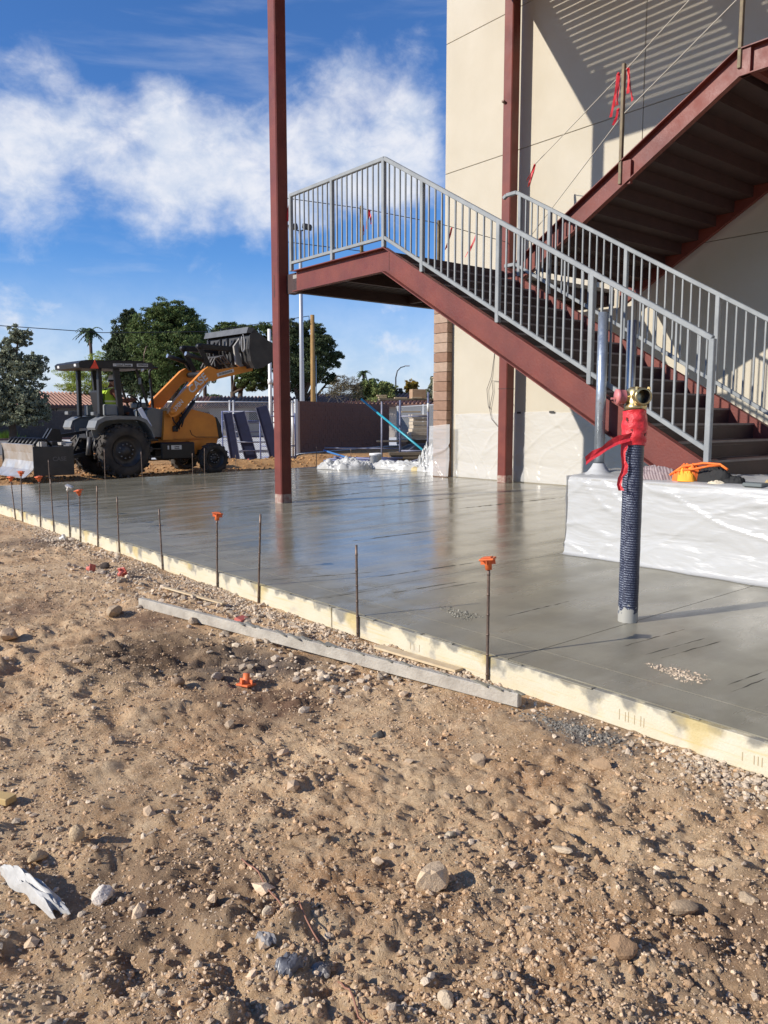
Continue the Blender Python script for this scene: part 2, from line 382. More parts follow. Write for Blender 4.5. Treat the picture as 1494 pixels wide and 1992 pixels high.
def ico():
    t = (1 + 5 ** .5) / 2
    v = np.array([(-1, t, 0), (1, t, 0), (-1, -t, 0), (1, -t, 0), (0, -1, t), (0, 1, t), (0, -1, -t), (0, 1, -t), (t, 0, -1), (t, 0, 1), (-t, 0, -1), (-t, 0, 1)], float)
    v /= np.linalg.norm(v[0])
    f = np.array([(0, 11, 5), (0, 5, 1), (0, 1, 7), (0, 7, 10), (0, 10, 11), (1, 5, 9), (5, 11, 4), (11, 10, 2), (10, 7, 6), (7, 1, 8), (3, 9, 4), (3, 4, 2), (3, 2, 6), (3, 6, 8), (3, 8, 9), (4, 9, 5), (2, 4, 11), (6, 2, 10), (8, 6, 7), (9, 8, 1)])
    return v, f
def stones(name, pos, rad, m, label, sink=.25, flat=.7):
    """Many small angular stones in one mesh."""
    bv, bf = ico(); n = len(pos)
    jit = 1 + rng.normal(0, .20, (n, 12, 1)); sc = np.stack([rng.uniform(.75, 1.35, n), rng.uniform(.7, 1.1, n), rng.uniform(.45, .95, n) * flat / .7], -1)[:, None, :]
    a = rng.uniform(0, 2 * np.pi, n); b = rng.normal(0, .4, n)
    v = bv[None] * jit * sc * rad[:, None, None]
    ca, sa = np.cos(a)[:, None], np.sin(a)[:, None]; cb, sb = np.cos(b)[:, None], np.sin(b)[:, None]
    x, y, z = v[..., 0], v[..., 1], v[..., 2]
    y, z = y * cb - z * sb, y * sb + z * cb
    x, y = x * ca - y * sa, x * sa + y * ca
    v = np.stack([x, y, z], -1) + pos[:, None, :]; v[..., 2] += (rad * (.55 - sink))[:, None]
    f = bf[None] + (np.arange(n) * 12)[:, None, None]
    o = link(name, np_mesh(name, v.reshape(-1, 3), f.reshape(-1, 3), m)); return meta(o, label, kind='stuff')
GRAVEL = mat('gravel', (.54, .385, .245), .9, col2=(.62, .47, .32), vscale=6, island=.35, bump=.4, bscale=200)
GRAVEL2 = mat('gravel_pale', (.58, .47, .34), .9, col2=(.50, .39, .28), vscale=6, island=.3, bump=.4, bscale=200)
def scatter(n, rmin, rmax, cluster, seedk, smin, smax, xmax=3.28, power=2.2, jit=.0):
    rr = np.exp(rng.uniform(np.log(rmin), np.log(rmax), n)); tt = YAW + np.radians(rng.uniform(-36, 42, n))
    x = rr * np.cos(tt); y = rr * np.sin(tt)
    w = vnoise(x / cluster, y / cluster, seedk) * .65 + vnoise(x / (cluster * .3), y / (cluster * .3), seedk + 1) * .35
    keep = (x < xmax) & (rng.uniform(0, 1, n) < np.clip((w - .38) * 4.5, .05, 1))
    x, y, rr = x[keep], y[keep], rr[keep]
    s = smin * (smax / smin) ** (rng.uniform(0, 1, len(x)) ** power); s = np.maximum(s, rr * .0009)
    return np.stack([x, y, ground_h(x, y)], -1), s
def build_gravel():
    p, s = scatter(64000, 1.1, 10, .55, 41, .0018, .0095, power=2.6); stones('gravel', p, s, GRAVEL, 'loose brown gravel and crumbs of soil strewn over the dirt')
    p, s = scatter(9000, 1.1, 15, .8, 51, .003, .016, power=3.2); stones('pale_gravel', p, s, GRAVEL2, 'pale pebbles in loose drifts over the dirt')
    n = 15000                                                    # crushed stone banked against the form boards
    y = rng.uniform(.6, 1, n) ** 2; y = 1.0 + 13 * rng.uniform(0, 1, n) ** 1.6; x = FORM_X - .045 - np.abs(rng.normal(0, .16, n))
    w = vnoise(x / .3, y / .8, 61); k = rng.uniform(0, 1, n) < np.clip((w - .3) * 3, .08, 1); x, y = x[k], y[k]
    s = .004 * 4.2 ** (rng.uniform(0, 1, len(x)) ** 2); stones('crushed_stone', np.stack([x, y, ground_h(x, y)], -1), s, GRAVEL2, 'crushed stone banked along the foot of the form boards')
    n = 2600; x = 3.25 - np.abs(rng.normal(0, .5, n)); y = rng.uniform(2.8, 10.5, n); w = vnoise(x / .35, y / .6, 91); k = (x > 1.2) & (rng.uniform(0, 1, n) < np.clip((w - .38) * 4, .04, 1)); x, y = x[k], y[k]
    stones('limestone_rubble', np.stack([x, y, ground_h(x, y)], -1), .008 * 4.5 ** (rng.uniform(0, 1, len(x)) ** 2.4), GRAVEL2, 'pale limestone rubble strewn around the screed board', sink=.3)
    n = 40000; rr = np.exp(rng.uniform(np.log(1.5), np.log(12), n)); tt = YAW + np.radians(rng.uniform(-34, 40, n)); x = rr * np.cos(tt); y = rr * np.sin(tt); w = vnoise(x / .4, y / .4, 95); k = (x < 3.27) & (rng.uniform(0, 1, n) < np.clip((w - .3) * 3, .3, 1)); x, y, rr = x[k], y[k], rr[k]
    stones('soil_crumbs', np.stack([x, y, ground_h(x, y)], -1), np.maximum(.0026 * 5.6 ** (rng.uniform(0, 1, len(x)) ** 2.6), rr * .0011), mat('soil_clod', (.58, .39, .23), .95, col2=(.46, .30, .17), vscale=5, island=.25, bump=.6, bscale=150), 'brown crumbs and clods of soil all over the dirt', sink=.35)
    p, s = scatter(700, 1.3, 14, .9, 71, .012, .034, xmax=3.2, power=2.8); stones('cobble_rubble', p, s, GRAVEL, 'scattered fist sized stones and clods on the dirt', sink=.35)
    n = 5000                                                     # clods on the spoil behind the slab
    x = rng.uniform(3, 17, n); y = rng.uniform(18.0, 23.5, n); k = (x + y > 29.9) | (y > 18.1); x, y = x[k], y[k]
    s = .012 * 4 ** (rng.uniform(0, 1, len(x)) ** 2.5)
    stones('spoil_clods', np.stack([x, y, ground_h(x, y)], -1), s, mat('spoil', (.48, .28, .12), .95, col2=(.36, .19, .08), vscale=4, island=.35), 'orange clods of turned soil behind the slab')
build_gravel()

# ------------------------------------------------------------------ fresh concrete slab, in tooled panels
def concrete_material():
    m = bpy.data.materials.new('wet_concrete'); m.use_nodes = True; nt = m.node_tree; N = nt.nodes; L = nt.links
    b = N['Principled BSDF']; tc = N.new('ShaderNodeTexCoord'); V = tc.outputs['Object']
    def noise(s, d=6, r=.6, st=(1, 1, 1)):
        mp = N.new('ShaderNodeMapping'); mp.inputs['Scale'].default_value = st; L.new(V, mp.inputs[0])
        n = N.new('ShaderNodeTexNoise'); n.inputs['Scale'].default_value = s; n.inputs['Detail'].default_value = d; n.inputs['Roughness'].default_value = r
        L.new(mp.outputs[0], n.inputs['Vector']); return n.outputs['Fac']
    def rg(f, a, b_, lo, hi, smooth=True):
        n = N.new('ShaderNodeMapRange'); n.inputs[1].default_value = a; n.inputs[2].default_value = b_; n.inputs[3].default_value = lo; n.inputs[4].default_value = hi
        if smooth: n.interpolation_type = 'SMOOTHSTEP'
        L.new(f, n.inputs[0]); return n.outputs[0]
    def mth(op, a, b_):
        n = N.new('ShaderNodeMath'); n.operation = op
        for i, q in enumerate((a, b_)):
            if isinstance(q, (int, float)): n.inputs[i].default_value = q
            else: L.new(q, n.inputs[i])
        return n.outputs[0]
    def mix(f, a, b_):
        n = N.new('ShaderNodeMix'); n.data_type = 'RGBA'
        for k, q in (('A', a), ('B', b_)):
            if isinstance(q, tuple): n.inputs[k].default_value = (*q, 1)
            else: L.new(q, n.inputs[k])
        L.new(f, n.inputs['Factor']); return n.outputs['Result']
    sp = N.new('ShaderNodeSeparateXYZ'); L.new(V, sp.inputs[0])
    big = noise(.55, 5); mid = noise(2.2, 6); arc = noise(3.2, 5, .6, (.35, 1.6, 1)); fine = noise(60, 8, .7); grit = noise(170, 4, .7)
    c = mix(rg(mid, .35, .65, 0, 1), (.255, .234, .172), (.198, .181, .134))
    c = mix(rg(arc, .45, .75, 0, .6), c, (.29, .272, .215))
    c = mix(rg(fine, .5, .8, 0, .35), c, (.13, .125, .11))
    L.new(c, b.inputs['Base Color'])
    # bleed water lies glossy far out, the near edge has been worked and has gone matt
    edge = rg(mth('ADD', sp.outputs['X'], mth('MULTIPLY', mth('SUBTRACT', mid, .5), 1.0)), 3.5, 4.4, 1, 0)
    neary = rg(mth('ADD', sp.outputs['Y'], mth('MULTIPLY', mth('SUBTRACT', big, .5), 3.0)), 3.6, 6.2, 1, 0)
    matt = mth('MAXIMUM', mth('MULTIPLY', edge, .75), mth('MULTIPLY', neary, .8))
    wet = rg(mth('ADD', mth('MULTIPLY', big, .6), mth('MULTIPLY', arc, .4)), .38, .62, .045, .20)
    swirl = noise(1.5, 3, .5, (.5, 1.2, 1)); n_ = N.new('ShaderNodeTexWave'); n_.wave_type = 'RINGS'; n_.inputs['Scale'].default_value = .55; n_.inputs['Distortion'].default_value = 5.0; n_.inputs['Detail'].default_value = 3; L.new(V, n_.inputs['Vector'])
    rough = mth('ADD', mth('ADD', wet, mth('MULTIPLY', rg(n_.outputs['Fac'], .35, .9, 0, 1), .07)), mth('MULTIPLY', matt, .24))
    L.new(rough, b.inputs['Roughness']); b.inputs['IOR'].default_value = 1.5; b.inputs['Specular IOR Level'].default_value = .6
    bp = N.new('ShaderNodeBump'); bp.inputs['Strength'].default_value = .15; bp.inputs['Distance'].default_value = .02; L.new(arc, bp.inputs['Height'])
    gr = N.new('ShaderNodeBump'); gr.inputs['Distance'].default_value = .006; L.new(grit, gr.inputs['Height'])
    L.new(mth('MULTIPLY', mth('MULTIPLY', edge, rg(noise(3.3), .45, .6, 0, 1)), .7), gr.inputs['Strength']); L.new(bp.outputs[0], gr.inputs['Normal'])
    f2 = N.new('ShaderNodeBump'); f2.inputs['Strength'].default_value = .06; f2.inputs['Distance'].default_value = .01; L.new(fine, f2.inputs['Height']); L.new(gr.outputs[0], f2.inputs['Normal'])
    L.new(f2.outputs[0], b.inputs['Normal'])
    return m
CONC = concrete_material()
GROOVE = mat('tooled_groove', (.10, .096, .085), .5)
def build_slab():
    xs = [FORM_X, 3.60, 6.10, 9.1, 12.2, 16.2]; ys = [-7, 2.95, 4.90, 7.6, 10.25, 12.9, 15.4, 17.3]
    base = MB(); poly = [(FORM_X, -7), (16.2, -7), (16.2, 13.6), (12.5, 17.3), (FORM_X, 17.3)]
    n = len(poly)
    vs = [(x, y, slab_z(x) - .007) for x, y in poly] + [(x, y, -.3) for x, y in poly]
    base.add(vs, [tuple(range(n)), tuple(range(2 * n - 1, n - 1, -1))] + [(i, i + n, (i + 1) % n + n, (i + 1) % n) for i in range(n)])
    root = base.build('concrete_slab', GROOVE); meta(root, 'wet grey concrete slab inside timber forms', kind='structure')
    def clip(pts):                                               # keep x + y <= 29.8
        out = []
        for i, p in enumerate(pts):
            q = pts[(i + 1) % len(pts)]; a = 29.8 - p[0] - p[1]; b = 29.8 - q[0] - q[1]
            if a >= 0: out.append(p)
            if a * b < 0: t = a / (a - b); out.append((p[0] + (q[0] - p[0]) * t, p[1] + (q[1] - p[1]) * t))
        return out
    for i in range(len(xs) - 1):
        for j in range(len(ys) - 1):
            x0, x1, y0, y1 = xs[i] + .0025, xs[i + 1] - .0025, ys[j] + .003, ys[j + 1] - .003
            p = clip([(x0, y0), (x1, y0), (x1, y1), (x0, y1)])
            if len(p) < 3: continue
            k = len(p); b = MB()
            b.add([(x, y, slab_z(x)) for x, y in p] + [(x, y, slab_z(x) - .0065) for x, y in p], [tuple(range(k))] + [(a, a + k, (a + 1) % k + k, (a + 1) % k) for a in range(k)])
            b.build('slab_panel', CONC, root)
    # two roughed out patches where stakes were pulled, with loose aggregate
    for (cx, cy, rx, ry, m, nm, lb) in ((3.85, 3.85, .09, .2, CONC, 'pulled_aggregate', 'grey aggregate torn up in the slab surface'), (3.82, 2.18, .085, .18, GRAVEL2, 'pulled_rubble', 'tan rubble in a rough hole in the slab')):
        k = 700; a = rng.uniform(0, 6.283, k); q = rng.uniform(0, 1, k) ** .8 * (1 + .3 * np.sin(3 * a + cx * 9)); x = cx + rx * q * np.cos(a) + .15 * ry * q * np.sin(a); y = cy + ry * q * np.sin(a)
        stones(nm, np.stack([x, y, slab_z(x) - .002], -1), .0022 * 4.5 ** (rng.uniform(0, 1, k) ** 2), m, lb, sink=.3)
    k = 900; x = 3.62 + np.abs(rng.normal(0, .16, k)); y = 1.5 + 4.6 * rng.uniform(0, 1, k)
    stones('surface_grit', np.stack([x, y, slab_z(x) - .001], -1), .0012 * 2.4 ** rng.uniform(0, 1, k), CONC, 'grit raked up along the edge of the slab', sink=.45)
build_slab()
MARKS = [(3.96, 2.67, 4.73, 2.63), (3.99, 2.49, 4.66, 2.43), (3.99, 2.4, 4.68, 2.33), (3.81, 1.93, 4.24, 1.91), (3.74, 1.87, 4.11, 1.85), (4.03, 5.23, 5.46, 5.11), (4.18, 4.54, 4.71, 4.51), (4.02, 3.6, 4.79, 3.59), (6.96, 10.78, 9.1, 11.08), (6.56, 10.17, 7.86, 10.17), (6.01, 13.51, 7.96, 14.14), (8.64, 12.64, 10.62, 12.72), (3.41, 5.74, 4.47, 5.35), (3.39, 4.87, 4.04, 4.84), (3.98, 10.03, 4.5, 10.07), (3.81, 8.69, 4.36, 8.59), (3.79, 12.62, 4.87, 13.12), (5.7, 10.54, 6.52, 10.7), (7.83, 16.61, 10.07, 16.51), (3.89, 4.67, 4.64, 4.61), (7.2, 9.3, 9.6, 9.25), (8.1, 8.2, 10.4, 8.1), (9.2, 11.7, 11.2, 11.75), (5.2, 6.9, 6.5, 6.85)]
b = MB()
for (xa, ya, xb, yb) in MARKS:
    n_ = max(8, int(abs(xb - xa) / .05)); dd = math.hypot(xa, ya); w = .0018 + .0007 * dd * .6
    pts = [(xa + (xb - xa) * t, ya + (yb - ya) * t + rng.normal(0, .002), slab_z(xa + (xb - xa) * t) - .001) for t in np.linspace(0, 1, n_)]
    b.tube(pts, [w * (.35 + .65 * math.sin(3.14 * min(1, .08 + k / n_))) * rng.uniform(.25, 1.4) for k in range(n_)], 5)
o = b.build('trowel_marks', mat('trowel_ridge', (.105, .097, .077), .5), None, (5, 5, 0)); meta(o, 'thin dark ridges left by the float across the wet slab', kind='stuff')
n = 1500; a = rng.uniform(0, 6.283, n); q = np.abs(rng.normal(0, .5, n)); x = 3.10 + .11 * q * np.cos(a); y = 2.3 + .38 * q * np.sin(a); k = x < 3.27; x, y = x[k], y[k]
stones('slurry_spill', np.stack([x, y, ground_h(x, y)], -1), .002 * 4.5 ** (rng.uniform(0, 1, len(x)) ** 2), mat('spilt_concrete', (.25, .225, .185), .85, col2=(.17, .155, .13), vscale=9, island=.3), 'dark grey spilt concrete crumbs at the foot of the form')

# ------------------------------------------------------------------ form boards and stakes
def board_mat():
    m = mat('form_timber', (.56, .49, .335), .8, col2=(.60, .55, .43), vscale=3.0, bump=.3, bscale=90)
    nt = m.node_tree; N = nt.nodes; L = nt.links; b = N['Principled BSDF']; src = b.inputs['Base Color'].links[0].from_socket
    tc = N.new('ShaderNodeTexCoord'); mp = N.new('ShaderNodeMapping'); mp.inputs['Scale'].default_value = (6, 1.2, 40); L.new(tc.outputs['Object'], mp.inputs[0])
    n = N.new('ShaderNodeTexNoise'); n.inputs['Scale'].default_value = 2.2; n.inputs['Detail'].default_value = 6; L.new(mp.outputs[0], n.inputs['Vector'])
    r = N.new('ShaderNodeMapRange'); r.inputs[1].default_value = .55; r.inputs[2].default_value = .85; L.new(n.outputs['Fac'], r.inputs[0])
    mx = N.new('ShaderNodeMix'); mx.data_type = 'RGBA'; L.new(r.outputs[0], mx.inputs['Factor']); L.new(src, mx.inputs['A']); mx.inputs['B'].default_value = (.55, .40, .14, 1)
    n2 = N.new('ShaderNodeTexNoise'); n2.inputs['Scale'].default_value = 7; n2.inputs['Detail'].default_value = 8; L.new(tc.outputs['Object'], n2.inputs['Vector'])
    r2 = N.new('ShaderNodeMapRange'); r2.inputs[1].default_value = .58; r2.inputs[2].default_value = .7; L.new(n2.outputs['Fac'], r2.inputs[0])
    m2 = N.new('ShaderNodeMix'); m2.data_type = 'RGBA'; L.new(r2.outputs[0], m2.inputs['Factor']); L.new(mx.outputs['Result'], m2.inputs['A']); m2.inputs['B'].default_value = (.45, .41, .325, 1)
    sp_ = N.new('ShaderNodeSeparateXYZ'); L.new(tc.outputs['Object'], sp_.inputs[0]); ad = N.new('ShaderNodeMath'); ad.operation = 'MULTIPLY_ADD'; L.new(n2.outputs['Fac'], ad.inputs[0]); ad.inputs[1].default_value = .30; L.new(sp_.outputs['Z'], ad.inputs[2])
    r3 = N.new('ShaderNodeMapRange'); r3.inputs[1].default_value = .262; r3.inputs[2].default_value = .30; L.new(ad.outputs[0], r3.inputs[0])
    m3 = N.new('ShaderNodeMix'); m3.data_type = 'RGBA'; L.new(r3.outputs[0], m3.inputs['Factor']); L.new(m2.outputs['Result'], m3.inputs['A']); m3.inputs['B'].default_value = (.24, .225, .185, 1)
    n4 = N.new('ShaderNodeTexNoise'); n4.inputs['Scale'].default_value = 3.2; n4.inputs['Detail'].default_value = 5; L.new(tc.outputs['Object'], n4.inputs['Vector'])
    r4 = N.new('ShaderNodeMapRange'); r4.inputs[1].default_value = .56; r4.inputs[2].default_value = .68; r4.inputs[4].default_value = .7; L.new(n4.outputs['Fac'], r4.inputs[0])
    m4 = N.new('ShaderNodeMix'); m4.data_type = 'RGBA'; L.new(r4.outputs[0], m4.inputs['Factor']); L.new(m3.outputs['Result'], m4.inputs['A']); m4.inputs['B'].default_value = (.52, .40, .15, 1)
    L.new(m4.outputs['Result'], b.inputs['Base Color']); return m
TIMBER = board_mat()
INK = mat('faded_ink', (.42, .34, .21), .8)
for i, (y0, y1, lb) in enumerate([(-3.0, 1.05, 'form board out at the near end of the slab'), (1.06, 4.6, 'pale form board with faint mill stamps beside the near orange capped stake'), (4.61, 8.7, 'yellow stained form board along the middle of the slab edge'), (8.71, 12.8, 'concrete splashed form board toward the far end of the slab edge'), (12.81, 17.3, 'far form board ending at the slab corner by the loader')]):
    b = MB(); seg = 24; h0 = -.155
    # top edge slightly wavy with slurry, boards butted end to end
    t = thing('form_board', lb, 'board', (FORM_X - .02, (y0 + y1) / 2, h0), 'timber form boards along the slab edge')
    b.span((FORM_X - .04, y0, h0), (FORM_X - .001, y1, -.004), .003); b.build('plank', TIMBER, t)
    if i == 1:                                                   # faint stamped ticks on the face
        k = MB()
        for yy in (3.62, 2.05, 1.45):
            for q in range(9):
                if rng.uniform() < .75: k.span((FORM_X - .0415, yy + q * .017, -.115), (FORM_X - .0402, yy + q * .017 + .004, -.06 - .02 * rng.uniform()))
        k.build('mill_stamp', INK, t)['kind'] = 'stuff'
    k = MB()                                                     # slurry lapped over the top edge
    yy = y0 + .05
    while yy < y1 - .1:
        w = rng.uniform(.05, .22)
        k.box((FORM_X - .022 + rng.uniform(-.012, .006), yy + w / 2, -.002), (rng.uniform(.012, .034), w, rng.uniform(.004, .012)), None, .003); yy += w + rng.uniform(.02, .5)
    o = k.build('slurry_lip', CONC, t); o['kind'] = 'stuff'
STEEL = mat('stake_steel', (.12, .095, .08), .55, .7, col2=(.24, .17, .13), vscale=25)
ORANGE = mat('orange_plastic', (.80, .18, .045), .5, col2=(.62, .14, .05), vscale=12)
WHITEP = mat('white_plastic', (.72, .70, .66), .5, var=.15)
PINK = mat('faded_red_plastic', (.62, .16, .12), .55, var=.2)
def cap_mesh(m):
    b = MB(); b.lathe([(.0, .0), (.019, 0), (.022, .05), (.024, .055), (.0, .055)], n=12)
    b.box((0, 0, .062), (.085, .085, .012), None, .004); b.box((0, 0, .071), (.05, .05, .006), None, .002)
    for k in range(4):
        M = Matrix.Rotation(k * math.pi / 2, 3, 'Z'); c = M @ Vector((.028, 0, .044)); b.box(c, (.03, .004, .026), M)
    return b.mesh('rebar_cap', m)
CAPS = {'o': cap_mesh(ORANGE), 'w': cap_mesh(WHITEP)}
# y along the form, z of the foot, top (y, z), cap, label
STK = [(12.75, -.05, 12.88, .46, 'o', 'farthest of the stakes along the slab front'), (12.35, -.07, 12.31, .57, 'o', 'second stake from the far slab corner'), (11.49, -.12, 11.43, .545, 'o', 'third stake from the far slab corner'), (10.90, -.12, 10.94, .56, None, 'bare stake between the third orange cap and the white cap'),
    (10.26, -.15, 10.27, .50, 'w', 'stake carrying a white cap'), (9.88, -.15, 9.82, .47, 'o', 'stake just nearer than the white capped one'), (9.28, -.16, 9.235, .58, None, 'bare stake right after the far cluster of caps'), (8.62, -.16, 8.63, .50, None, 'bare stake second in the middle row of bare stakes'), (7.48, -.16, 7.525, .46, None, 'bare stake above the two red caps on the dirt'),
    (6.33, -.16, 6.304, .51, 'o', 'orange capped stake at the middle of the slab edge'), (5.62, -.17, 5.56, .59, None, 'bare leaning stake behind the grey screed board'), (4.28, -.18, 4.285, .495, None, 'bare stake past the middle of the screed board'), (3.06, -.175, 3.056, .55, 'o', 'nearest stake, by the end of the screed board')]
def stake(p, q, label, group, parts=True):
    p = Vector(p); q = Vector(q); b = MB(); d = (q - p).normalized()
    pts = [p - d * .12] + [p + (q - p) * (k / 8) for k in range(9)]
    b.tube(pts, .0085, 8)
    for k in range(6):
        c = p + (q - p) * ((k + .6) / 6.2); b.tube([c - d * .006, c + d * .006], .0098, 8)
    o = b.build('steel_stake', STEEL, None, tuple(p)); meta(o, label, 'stake', group); return d
for i, (y0, z0, y1, z1, cap, lb) in enumerate(STK):
    x = FORM_X - .052; p = (x, y0, z0); q = (x + rng.uniform(-.006, .006), y1, z1)
    d = stake(p, q, 'rusty steel stake, ' + lb, 'steel stakes along the slab front')
    if cap:
        o = link('rebar_cap', CAPS[cap]); o.location = Vector(q) - d * .045
        o.rotation_euler = (rng.uniform(-.16, .16) + (.5 if cap == 'w' else 0), rng.uniform(-.14, .14), rng.uniform(0, 1.5))
        meta(o, ('white' if cap == 'w' else 'orange') + ' plastic safety cap on the ' + lb, 'rebar cap', 'plastic caps on the stakes')
BK = [(6.37, 17.40, .70, 'thin stake in front of the rear loader tyre'), (7.21, 17.38, .62, 'thin stake just right of the rear loader tyre'), (8.46, 17.42, .55, 'stake in front of the loader front tyre, the shorter'), (8.78, 17.45, .66, 'stake in front of the loader front tyre, the taller'), (9.6, 17.4, .48, 'stake right of the loader front tyre'), (11.99, 17.42, .62, 'stake before the dark block wall, farther left'), (12.9, 17.1, .56, 'stake before the dark block wall, farther right'), (5.2, 17.4, .5, 'stake below the box blade end plate')]
for x, y, h, lb in BK: stake((x, y, .0), (x + rng.uniform(-.02, .02), y, h), 'rusty ' + lb, 'steel stakes along the slab back')
b = MB(); b.span((FORM_X, 17.303, -.14), (12.5, 17.342, slab_z(8) - .05)); o = b.build('form_board', TIMBER, None, (8, 17.32, -.14)); meta(o, 'form board along the back of the slab below the loader', 'board', 'timber form boards along the slab edge')

# things lying on the dirt
def g(x, y): return float(ground_h(x, y))
def lying_cap(x, y, m, rot, label):
    o = link('rebar_cap', cap_mesh(m)); o.location = (x, y, g(x, y) + (.072 if abs(rot[0]) > 2 else .03)); o.rotation_euler = rot; meta(o, label, 'rebar cap', 'plastic caps dropped on the dirt')
lying_cap(2.187, 3.894, ORANGE, (3.14, .1, .4), 'orange safety cap standing upside down on the dirt')
lying_cap(2.66, 7.85, PINK, (1.5, .3, .5), 'dusty red safety cap on the dirt, the farther of two')
lying_cap(2.73, 7.2, PINK, (1.2, .2, 2.1), 'dusty red safety cap on its side, the nearer of two')
lying_cap(3.10, 10.1, WHITEP, (1.3, .2, 1.0), 'white plastic cap lying close to the far form boards')
b = MB(); b.box((2.884, 5.194, g(2.884, 5.194) + .02), (.10, .07, .035), Matrix.Rotation(.4, 3, 'Z') @ Matrix.Rotation(.3, 3, 'X'), .008); o = b.build('brick_shard', PINK, None, (2.884, 5.194, g(2.884, 5.194))); meta(o, 'pinkish red broken brick behind the screed board', 'brick shard')
SCREED = mat('grey_timber', (.47, .43, .36), .85, col2=(.33, .295, .245), vscale=7, bump=.5, bscale=50)
p0 = Vector((2.45, 6.03, -.095)); p1 = Vector((3.10, 2.66, -.105)); b = MB(); b.bar(p0, p1, .042, .075, bev=.004); o = b.build('screed_board', SCREED, None, tuple((p0 + p1) / 2)); meta(o, 'long grey weathered screed board lying on the dirt', 'board')
k = MB()
for q in range(26):
    t = rng.uniform(.35, 1.0); c = p0 + (p1 - p0) * t; k.box((c.x + rng.uniform(-.012, .012), c.y, c.z + .038), (rng.uniform(.01, .025), rng.uniform(.05, .16), .006), Matrix.Rotation(-.17, 3, 'Z') , .002)
oo = k.build('dried_slurry', CONC, o); oo['kind'] = 'stuff'
PALE = mat('pale_wood', (.62, .50, .33), .8, col2=(.5, .38, .23), vscale=9)
b = MB(); b.bar((2.851, 6.481, g(2.85, 6.48) + .02), (2.976, 5.645, g(2.97, 5.64) + .025), .03, .012); o = b.build('wood_lath', PALE, None, (2.9, 6, -.15)); meta(o, 'thin pale wooden lath lying between form and screed board', 'lath')
b = MB(); b.bar((3.19, 3.95, -.125), (3.24, 3.25, -.12), .07, .014); o = b.build('wood_offcut', PALE, None, (3.2, 3.6, -.14)); meta(o, 'splintered pale wood offcut between form and screed board', 'offcut')
b = MB(); b.box((.755, 3.33, g(.755, 3.33) + .02), (.055, .09, .028), Matrix.Rotation(.5, 3, 'Z'), .003); o = b.build('wood_block', mat('yellow_wood', (.55, .38, .16), .8, var=.2), None, (.755, 3.33, g(.755, 3.33))); meta(o, 'yellowish wood block on the dirt at the picture edge', 'wood block')

def rock(x, y, r, sc, col, rot, label, nm='rock', seed=0, col2=None, sink=.18, smooth=False):
    r = r * (.8 if y > 3.5 else .95)
    bm = bmesh.new(); bmesh.ops.create_icosphere(bm, subdivisions=3, radius=1.0)
    q = np.random.default_rng(seed); planes = [(Vector(q.normal(0, 1, 3)).normalized(), q.uniform(.5, .86)) for _ in range(9)]
    for v in bm.verts:
        p = v.co.normalized(); d = 1.0
        for n_, h in planes:
            t = p.dot(n_)
            if t > 1e-3: d = min(d, h / t)
        d *= 1 + .035 * float(vnoise(np.array(p.x * 3 + seed), np.array(p.y * 3 + p.z * 4), 5) - .5) * 2
        v.co = Vector((p.x * d * sc[0], p.y * d * sc[1], p.z * d * sc[2])) * r
    me = bpy.data.meshes.new(nm); bm.to_mesh(me); bm.free()
    col = (col[0] * 1.12, col[1] * 1.0, col[2] * .84); me.materials.append(mat('rock_%d' % seed, col, .88, col2=col2 or tuple(c * .75 for c in col), vscale=22, bump=.5, bscale=140))
    o = link(nm, me); o.location = (x, y, g(x, y) + r * sc[2] * (.75 - sink)); o.rotation_euler = rot; return meta(o, label, 'rock', 'rocks lying on the dirt')
